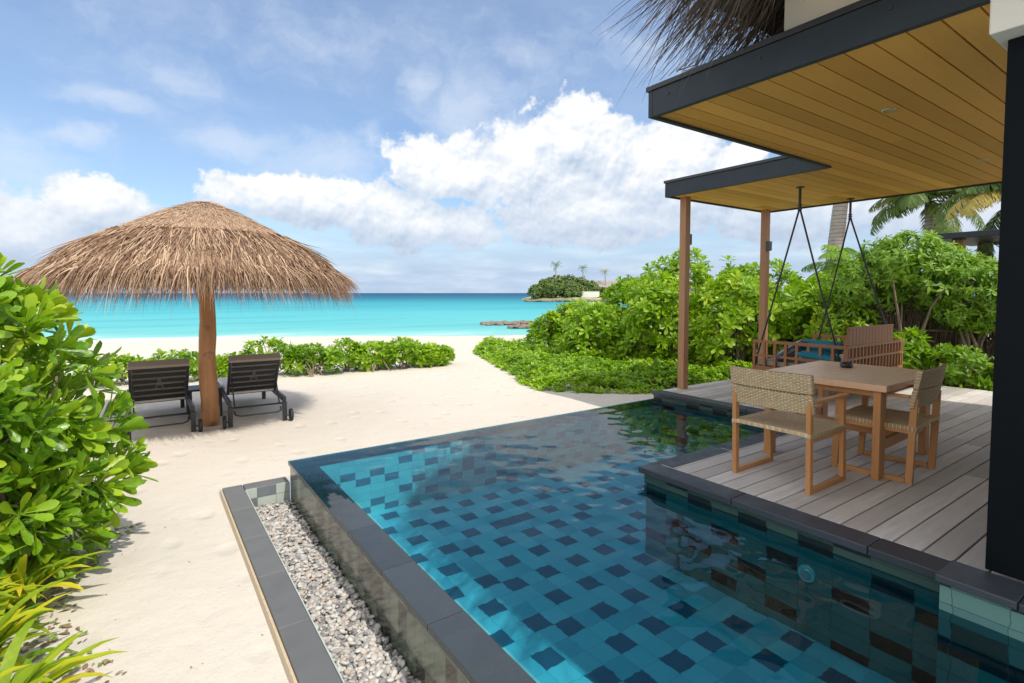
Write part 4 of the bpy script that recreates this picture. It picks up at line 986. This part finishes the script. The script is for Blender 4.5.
# --- hedge shrubs on the right : (x, y, top z above eye etc.)
HG = 'tall green hedge shrubs on the right behind the deck'
def big_lobes(h, w_, seed):
    r = random.Random(seed); L_ = [(0, 0, h*.62, w_*.75, w_*.75, h*.42)]
    for k in range(6):
        a = k*1.05+r.random(); L_.append((math.cos(a)*w_*.5, math.sin(a)*w_*.5, h*r.uniform(.28, .70), w_*r.uniform(.38, .52), w_*r.uniform(.38, .52), h*r.uniform(.22, .32)))
    return L_
hedge = [ # x, y, height, half width, tips, label
 (9.7, 12.0, 1.15, .70, 150, 'leftmost hedge shrub, the lowest one nearest the sea'),
 (10.5, 11.7, 1.5, .9, 240, 'second hedge shrub from the sea end, dark stems showing'),
 (9.45, 9.85, 1.42, 1.0, 280, 'rounded hedge shrub left of the nearer roof post'),
 (11.3, 10.2, 2.15, 1.0, 280, 'taller hedge shrub set back beyond the rounded one, left of the nearer post'),
 (10.0, 8.2, 2.15, 1.1, 330, 'hedge shrub seen directly behind the nearer roof post'),
 (11.2, 8.6, 2.75, 1.25, 300, 'tall hedge shrub between the two roof posts, further back'),
 (10.6, 6.7, 2.15, 1.1, 320, 'bright hedge shrub between the two roof posts, in front'),
 (12.1, 6.9, 2.5, 1.3, 300, 'tall hedge shrub behind the farther roof post'),
 (11.5, 5.3, 2.0, 1.1, 300, 'hedge shrub behind the left ropes of the swing'),
 (13.2, 5.6, 2.0, 1.3, 280, 'hedge shrub around the base of the palm trunk'),
 (12.3, 4.2, 1.9, 1.05, 260, 'hedge shrub behind the teal cushions of the swing')]
for i, (x, y, h, w_, n, lb) in enumerate(hedge):
    shrub('hedge_shrub', (x, y, GZ), big_lobes(h, w_, i+3), n, 11, .20, .082, m_leafB, lb, 'shrub', HG, 300+i, 26, (.03, .008), inner=.35, bias=[None, .2, .3, .1, .35, .15, .4, .1, .3, .2, .1][i], upb=.6)
# ------------------------------------------------------------------ right side : light trees, brush fence, palms
def fine_tree(name, loc, lobes, n, L, Wd, m, label, cat, group, seed, nl=8, shape=OVAL, bias=None, nst=30, trunk=True):
    return shrub(name, loc, lobes, n, nl, L, Wd, m, label, cat, group, seed, nst, (.035, .007), shape, bias, .4, .5, el=(55, -25), droop=.3)
GT = 'light green trees over the brush fence'
fine_tree('garden_tree', (11.6, 3.85, GZ), [(0, 0, 2.38, .80, .72, .55), (.55, -.4, 2.2, .7, .6, .5), (-.4, .5, 2.0, .6, .6, .55), (.3, -.2, 1.9, .85, .75, .5)], 1000, .125, .045, m_leafL, 'light green bushy tree over the brush fence, right of the swing ropes', 'tree', GT, 501, bias=.35)
fine_tree('garden_tree', (12.0, 2.9, GZ), [(0, 0, 1.78, .85, .7, .62), (.4, -.5, 1.6, .8, .7, .6), (-.3, .2, 1.5, .5, .5, .4)], 900, .12, .042, m_leafL, 'light green tree nearest the black door post', 'tree', GT, 502, bias=.28)
fine_tree('garden_tree', (11.3, 4.75, GZ), [(0, 0, 1.3, .6, .5, .5), (.5, -.25, 1.65, .5, .5, .42), (-.2, -.2, 1.1, .5, .5, .5)], 420, .155, .056, m_leafB, 'mid green bushy tree right behind the back panel of the swing', 'tree', GT, 503, bias=.2)
# low plants before the fence
shrub('border_plant', (10.75, 2.75, GZ), [(0, 0, .55, .5, .45, .42), (.2, -.4, .4, .45, .4, .3)], 110, 10, .16, .06, m_leafL, 'low leafy plant at the deck edge just left of the black post', 'plant', 'low plants at the far deck edge', 511, 14, (.014, .006), shape=LANC, bias=.3)
shrub('border_plant', (10.65, 3.5, GZ), [(0, 0, .75, .38, .35, .42)], 60, 10, .20, .055, m_leafB, 'upright plant with narrow leaves at the right end of the swing', 'plant', 'low plants at the far deck edge', 512, 14, (.014, .006), shape=LANC, bias=.15)
shrub('border_plant', (11.0, 2.15, GZ), [(0, 0, .42, .5, .5, .34), (-.1, .5, .3, .4, .4, .25)], 130, 9, .11, .05, m_leafB, 'low pale ground plant behind the corner of the deck', 'plant', 'low plants at the far deck edge', 513, 10, (.012, .006), shape=OVAL, bias=.35)
# brushwood fence
bf = empty('brushwood_fence', (11.5, 3.6, GZ), R(-58)); tag(bf, 'dark brushwood screen of upright twigs under the light green trees', 'fence')
mb = MB(); rr_ = random.Random(4)
for i in range(560):
    x = rr_.uniform(-1.25, 1.5); y = rr_.gauss(0, .035); h = rr_.uniform(1.25, 1.75); mb.tube([(x, y, -.05), (x+rr_.gauss(0, .03), y+rr_.gauss(0, .02), h*.5), (x+rr_.gauss(0, .07), y+rr_.gauss(0, .04), h)], [.011, .009, .004], 4, False)
m_twig = mat('twig', rough=.9, fn=lambda g, b: g.set(b.inputs['Base Color'], g.mix(g.noise(WC(g), 7., 4.), (.07, .05, .04), (.24, .18, .14))))
mb.build('twigs', m_twig, bf)
for z in (.45, 1.15):
    mb = MB(); mb.tube([(-1.25, -.06, z), (1.5, -.06, z)], .022, 8); mb.build('rail', m_bark, bf)
# palms
def palm(name, loc, H, lean, nf, FL, label, seed, cat='palm tree', group=None, tr=.16, dry=0, mtl=None, nleaf=64, droop=1.):
    t = empty(name, loc); tag(t, label, cat, group); r = random.Random(seed)
    k = 9; pts = [Vector((lean[0]*(i/k)**1.6, lean[1]*(i/k)**1.6, H*i/k-.1*(i == 0))) for i in range(k+1)]
    mb = MB(); mb.tube(pts, [tr*(1.25 if i == 0 else 1-.38*i/k) for i in range(k+1)], 14 if H > 2 else 8); mb.build('trunk', m_ptrunk, t, smooth=True)
    top = pts[-1]
    for i in range(nf):
        ph = i*2.399+r.gauss(0, .15); e0 = R(78-70*(i/nf)+r.gauss(0, 6)) if i < nf*.8 else R(r.uniform(-30, 5)); L = FL*r.uniform(.85, 1.1); n = 12
        
        if i >= nf-dry: ph = R(145+(i-nf+2)*16); e0 = R(22)
        p = top.copy(); rach = [p.copy()]; dirs = []; az_ = Vector((math.cos(ph), math.sin(ph), 0))
        for s in range(n):
            e = e0 - droop*R(95)*(s/n)**1.35; d = az_*math.cos(e)+Vector((0, 0, 1))*math.sin(e); dirs.append(d); p = p+d*(L/n); rach.append(p.copy())
        rp = np.array([q[:] for q in rach]); dd = np.array([q[:] for q in dirs]+[dirs[-1][:]])
        u = np.linspace(.10, 1, nleaf); P_ = np.stack([np.interp(u*n, range(n+1), rp[:, j]) for j in range(3)], 1); Dd = nrmz(np.stack([np.interp(u*n, range(n+1), dd[:, j]) for j in range(3)], 1))
        side = nrmz(np.cross(Dd, [0, 0, 1.])); upv = np.cross(side, Dd); O = []; DD = []; NN = []; LL = []
        for sg in (-1, 1):
            O.append(P_); dv = Dd*.75+side*sg*.9+upv*(.05)-np.array([0, 0, .28])+rng.normal(0, .07, P_.shape); DD.append(dv); NN.append(upv+rng.normal(0, .15, P_.shape)); LL.append(FL*.27*np.sin(np.clip(u*.86+.12, 0, 1)*PI)**.6+.02)
        dr_ = i >= nf-dry
        v, f, a = leaf_cloud(np.concatenate(O), np.concatenate(DD), np.concatenate(NN), np.concatenate(LL), FL*.015, LANC, .45, .3, np.clip(rng.random(nleaf*2)*.5+r.random()*.5, 0, 1))
        fr = link('frond', new_mesh('frond', v, f, (m_palmo if dr_ else (mtl or m_palm)), True, a), t)
        mb = MB(); mb.tube(rach, [FL*.012*(1-.8*q/n) for q in range(n+1)], 5); mb.build('midrib', (m_palmo if dr_ else m_leafL), fr, smooth=True)
    return t
GP = 'coconut palms behind the garden'
palm('palm_tree', (17.0, 7.62, GZ), 7.6, (.75, -.25), 18, 2.6, 'palm with a thick pale ringed trunk rising behind the swing, its crown above the canopy', 21, group=GP, tr=.26)
palm('palm_tree', (19.0, 5.7, GZ), 4.55, (.2, .2), 24, 1.9, 'low palm crown against the sky left of the drooping orange frond', 22, group=GP, tr=.16)
palm('palm_tree', (15.7, 3.15, GZ), 3.85, (-.1, .1), 20, 1.55, 'palm with a drooping orange dry frond beside the black post', 23, group=GP, tr=.15, dry=2)
palm('palm_tree', (14.7, 5.9, GZ), 2.2, (.1, .1), 16, 1.5, 'small yellow green palm rising over the hedge between the right swing ropes', 24, group=GP, tr=.09, mtl=m_leafL)
# neighbouring pavilion and white walls glimpsed through the leaves
pv = empty('garden_pavilion', (14.7, 3.75, GZ)); tag(pv, 'neighbouring pavilion with black flat roof edge on a brown post among the trees', 'pavilion')
mb = MB(); mb.box(-.6, 2.2, -2.4, .55, 2.98, 3.10); mb.build('roof', m_fascia, pv, .01)
mb = MB(); mb.box(-.25, -.05, .05, .25, 0, 2.978); mb.build('post', m_postw, pv, .01)
mb = MB(); mb.box(1.5, 1.7, .05, .25, 0, 2.978); mb.build('post', m_postw, pv, .01)
nv = empty('garden_villa', (18.5, 12.6, GZ), R(-40)); tag(nv, 'white neighbouring villa glimpsed through the hedge behind the farther roof post', 'villa')
mb = MB(); mb.box(-2.6, 2.6, 0, 3, 0, 2.1); mb.build('wall', m_white, nv, .02)
mb = MB(); mb.add([(-2.9, -.3, 2.102), (2.9, -.3, 2.102), (2.9, 3.3, 2.102), (-2.9, 3.3, 2.102), (-1.2, 1.5, 2.3), (1.2, 1.5, 2.3)], [(0, 1, 5, 4), (1, 2, 5), (2, 3, 4, 5), (3, 0, 4), (3, 2, 1, 0)]); mb.build('roof', m_bark, nv)

# ------------------------------------------------------------------ rocks and the headland across the lagoon
def rocks(name, pts, label, cat, seed, smin, smax, mt):
    r = random.Random(seed); vs = []; fs = []; k = 0
    for (x, y, z) in pts:
        s = r.uniform(smin, smax); nz = rng.normal(0, 2, 3); v = ico_v*(1+.22*np.sin(ico_v@nz+r.random()*6)[:, None]); v = v*np.array([s*r.uniform(.9, 1.7), s*r.uniform(.8, 1.3), s*r.uniform(.4, .7)])
        vs.append(v+np.array([x, y, z])); fs.append(ico_f+k); k += len(ico_v)
    o = link(name, new_mesh(name, np.concatenate(vs), np.concatenate(fs), mt)); return o
m_rock = mat('reef_rock', rough=.9, fn=lambda g, b: g.set(b.inputs['Base Color'], g.mix(g.noise(WC(g), 2., 6., .7), (.10, .075, .055), (.34, .27, .21))))
pts = []; r = random.Random(3)
for i in range(520):
    t = r.random(); px = 482+78*t; d = (44 if i % 3 else 39)+r.gauss(0, .5)+t*2; a_ = (px-512)/527
    if i % 3 == 0 and t < .35: continue
    pts.append((.572*d+.82*a_*d, .82*d-.572*a_*d, SEA_Z+.02+r.random()*.10+.10*t))
tag(rocks('rock_spit', pts, '', '', 5, .09, .24, m_rock), 'low spit of brown reef rocks reaching out from the beach into the lagoon', 'rocks', kind='stuff')
def far(px, d): a_ = (px-512)/527; return (.572*d+.82*a_*d, .82*d-.572*a_*d)
# land
m_grass = mat('far_grass', rough=.95, fn=lambda g, b: g.set(b.inputs['Base Color'], g.mix(g.mr(g.noise(WC(g), .25, 5.), .4, .6), (.10, .20, .04), (.42, .36, .24))))
xs_ = np.linspace(-16, 70, 60); ys_ = np.linspace(-16, 60, 46); XX, YY = np.meshgrid(xs_, ys_)
ox, oy = far(566, 170); fx = np.array([.572, .82]); rx = np.array([.82, -.572])
ez = np.minimum(np.minimum(XX+13.5+1.2*np.sin(YY*.3), 200), np.minimum(YY+10+1.4*np.sin(XX*.33), 200)); ZZ = -.8+np.clip(ez, -2, 1.6)*.75+np.clip(ez-1.6, 0, 4)*.22+.15*np.sin(XX*.9)*np.sin(YY*.8)
V = np.stack([ox+XX*rx[0]+YY*fx[0], oy+XX*rx[1]+YY*fx[1], SEA_Z+ZZ], -1).reshape(-1, 3); nx = len(xs_); I, J = np.meshgrid(np.arange(nx-1), np.arange(len(ys_)-1)); a = (J*nx+I).ravel()
tag(link('headland', new_mesh('headland', V, np.stack([a, a+1, a+nx+1, a+nx], 1), m_grass, True)), kind='structure')
pts = [(*(np.array([ox, oy])+rx*q-fx*(10.2+r.gauss(0, .5)+.0*q)), SEA_Z+.1+r.random()*.3) for q in np.linspace(-13, 22, 190)]
tag(rocks('shore_rocks', pts, '', '', 6, .35, .8, m_rock), 'dark rocks lining the waterline of the headland', 'rocks', kind='stuff')
def hp(u, v): p = np.array([ox, oy])+rx*u+fx*v; return (float(p[0]), float(p[1]), SEA_Z+.9)
m_leafF = mat('far_tree_leaf', fn=f_leaf([(0., (.10, .17, .05)), (.5, (.19, .28, .08)), (1., (.34, .38, .14))], .3, .7))
HT = 'round trees on the headland'
tl = ['leftmost headland tree, lowest, at the water', 'second headland tree from the left', 'headland tree under the left palm', 'tallest headland tree between the two palms', 'headland tree under the right palm', 'olive green headland tree next to the white wall', 'small headland tree in front of the grey roof', 'headland tree before the second one from the left', 'headland tree in front of the tallest one', 'dark headland tree beside the white villa at right']
for i, (u, v, h, w_) in enumerate([(-9.5, 0, 4.2, 2.6), (-6.2, 2, 6.0, 3.0), (-3.0, 3, 7.0, 3.2), (1.2, 4, 7.4, 3.4), (5.0, 3, 6.6, 3.0), (8.0, 1, 5.2, 2.6), (11.2, -1, 3.2, 1.5), (-4.6, -3, 4.6, 2.6), (1.8, -2.5, 4.8, 2.8), (21, 2, 6.5, 3.2)]):
    shrub('headland_tree', hp(u, v), big_lobes(h, w_*1.25, 60+i), 420, 6, .75, .42, m_leafF, tl[i], 'tree', HT, 600+i, 8, (.16, .05), OVAL, None, .3, .5)
palm('palm_tree', hp(-3.4, 1), 10.6, (.3, .2), 13, 2.6, 'left one of the two tall palms on the headland', 31, group='palms on the headland', tr=.22, nleaf=16)
palm('palm_tree', hp(5.6, 3), 9.8, (.3, .2), 12, 2.3, 'right one of the two tall palms on the headland', 32, group='palms on the headland', tr=.22, nleaf=16)
palm('palm_tree', hp(13.2, 3), 8.6, (-.3, .2), 12, 2.2, 'pale palm beside the white villa on the headland, nearest the hedge', 33, group='palms on the headland', tr=.2, nleaf=16, mtl=m_palmo)
fv = empty('headland_villa', hp(11.8, 6)); fv.rotation_euler.z = -YAW; tag(fv, 'distant white villa with a long grey thatched roof on the headland', 'villa')
mb = MB(); mb.box(-4.5, 9, -4, 4, 0, 3.4); mb.build('wall', m_white, fv)
mb = MB(); mb.add([(-6.5, -5, 3.3), (10.5, -5, 3.3), (10.5, 5, 3.3), (-6.5, 5, 3.3), (-3.5, 0, 5.9), (8.5, 0, 5.9)], [(0, 1, 5, 4), (1, 2, 5), (2, 3, 4, 5), (3, 0, 4), (3, 2, 1, 0)]); mb.build('roof', mat('far_thatch', (.30, .27, .25), .9), fv)
mb = MB(); mb.box(-2.6, -1.4, -4.02, -3.9, .1, 2.4); mb.build('window', m_glass, fv)
gw = empty('garden_wall', hp(7.6, -3.6)); gw.rotation_euler.z = -YAW; tag(gw, 'long low white wall on the headland left of the distant villa', 'wall')
mb = MB(); mb.box(-3.6, 2.4, -.15, .15, 0, 2.3); mb.build('wall_panel', m_white, gw, .02)
mb = MB(); mb.box(-3.7, 2.5, -.22, .22, 2.302, 2.42); mb.build('cap', m_rock, gw)

# ------------------------------------------------------------------ bits on the sand
r = np.random.default_rng(12); n = 420; X = r.uniform(-1, 5, n); Y = r.uniform(2.2, 10.5, n); k = ~((X > .48) & (Y < 5.5)); X = X[k]; Y = Y[k]; n = len(X); ph = r.uniform(0, 6.28, n)
V, F, A = leaf_cloud(np.stack([X, Y, ground_h(X, Y)+.004], 1), np.stack([np.cos(ph), np.sin(ph), r.uniform(0, .3, n)], 1), np.stack([r.normal(0, .3, n), r.normal(0, .3, n), np.ones(n)], 1), r.uniform(.006, .022, n), r.uniform(.003, .009, n), OVAL, .2)
tag(link('sand_debris', new_mesh('sand_debris', V, F, m_litter, True, A*.6)), 'tiny dry leaf bits and coral crumbs scattered over the white sand', 'debris', kind='stuff')
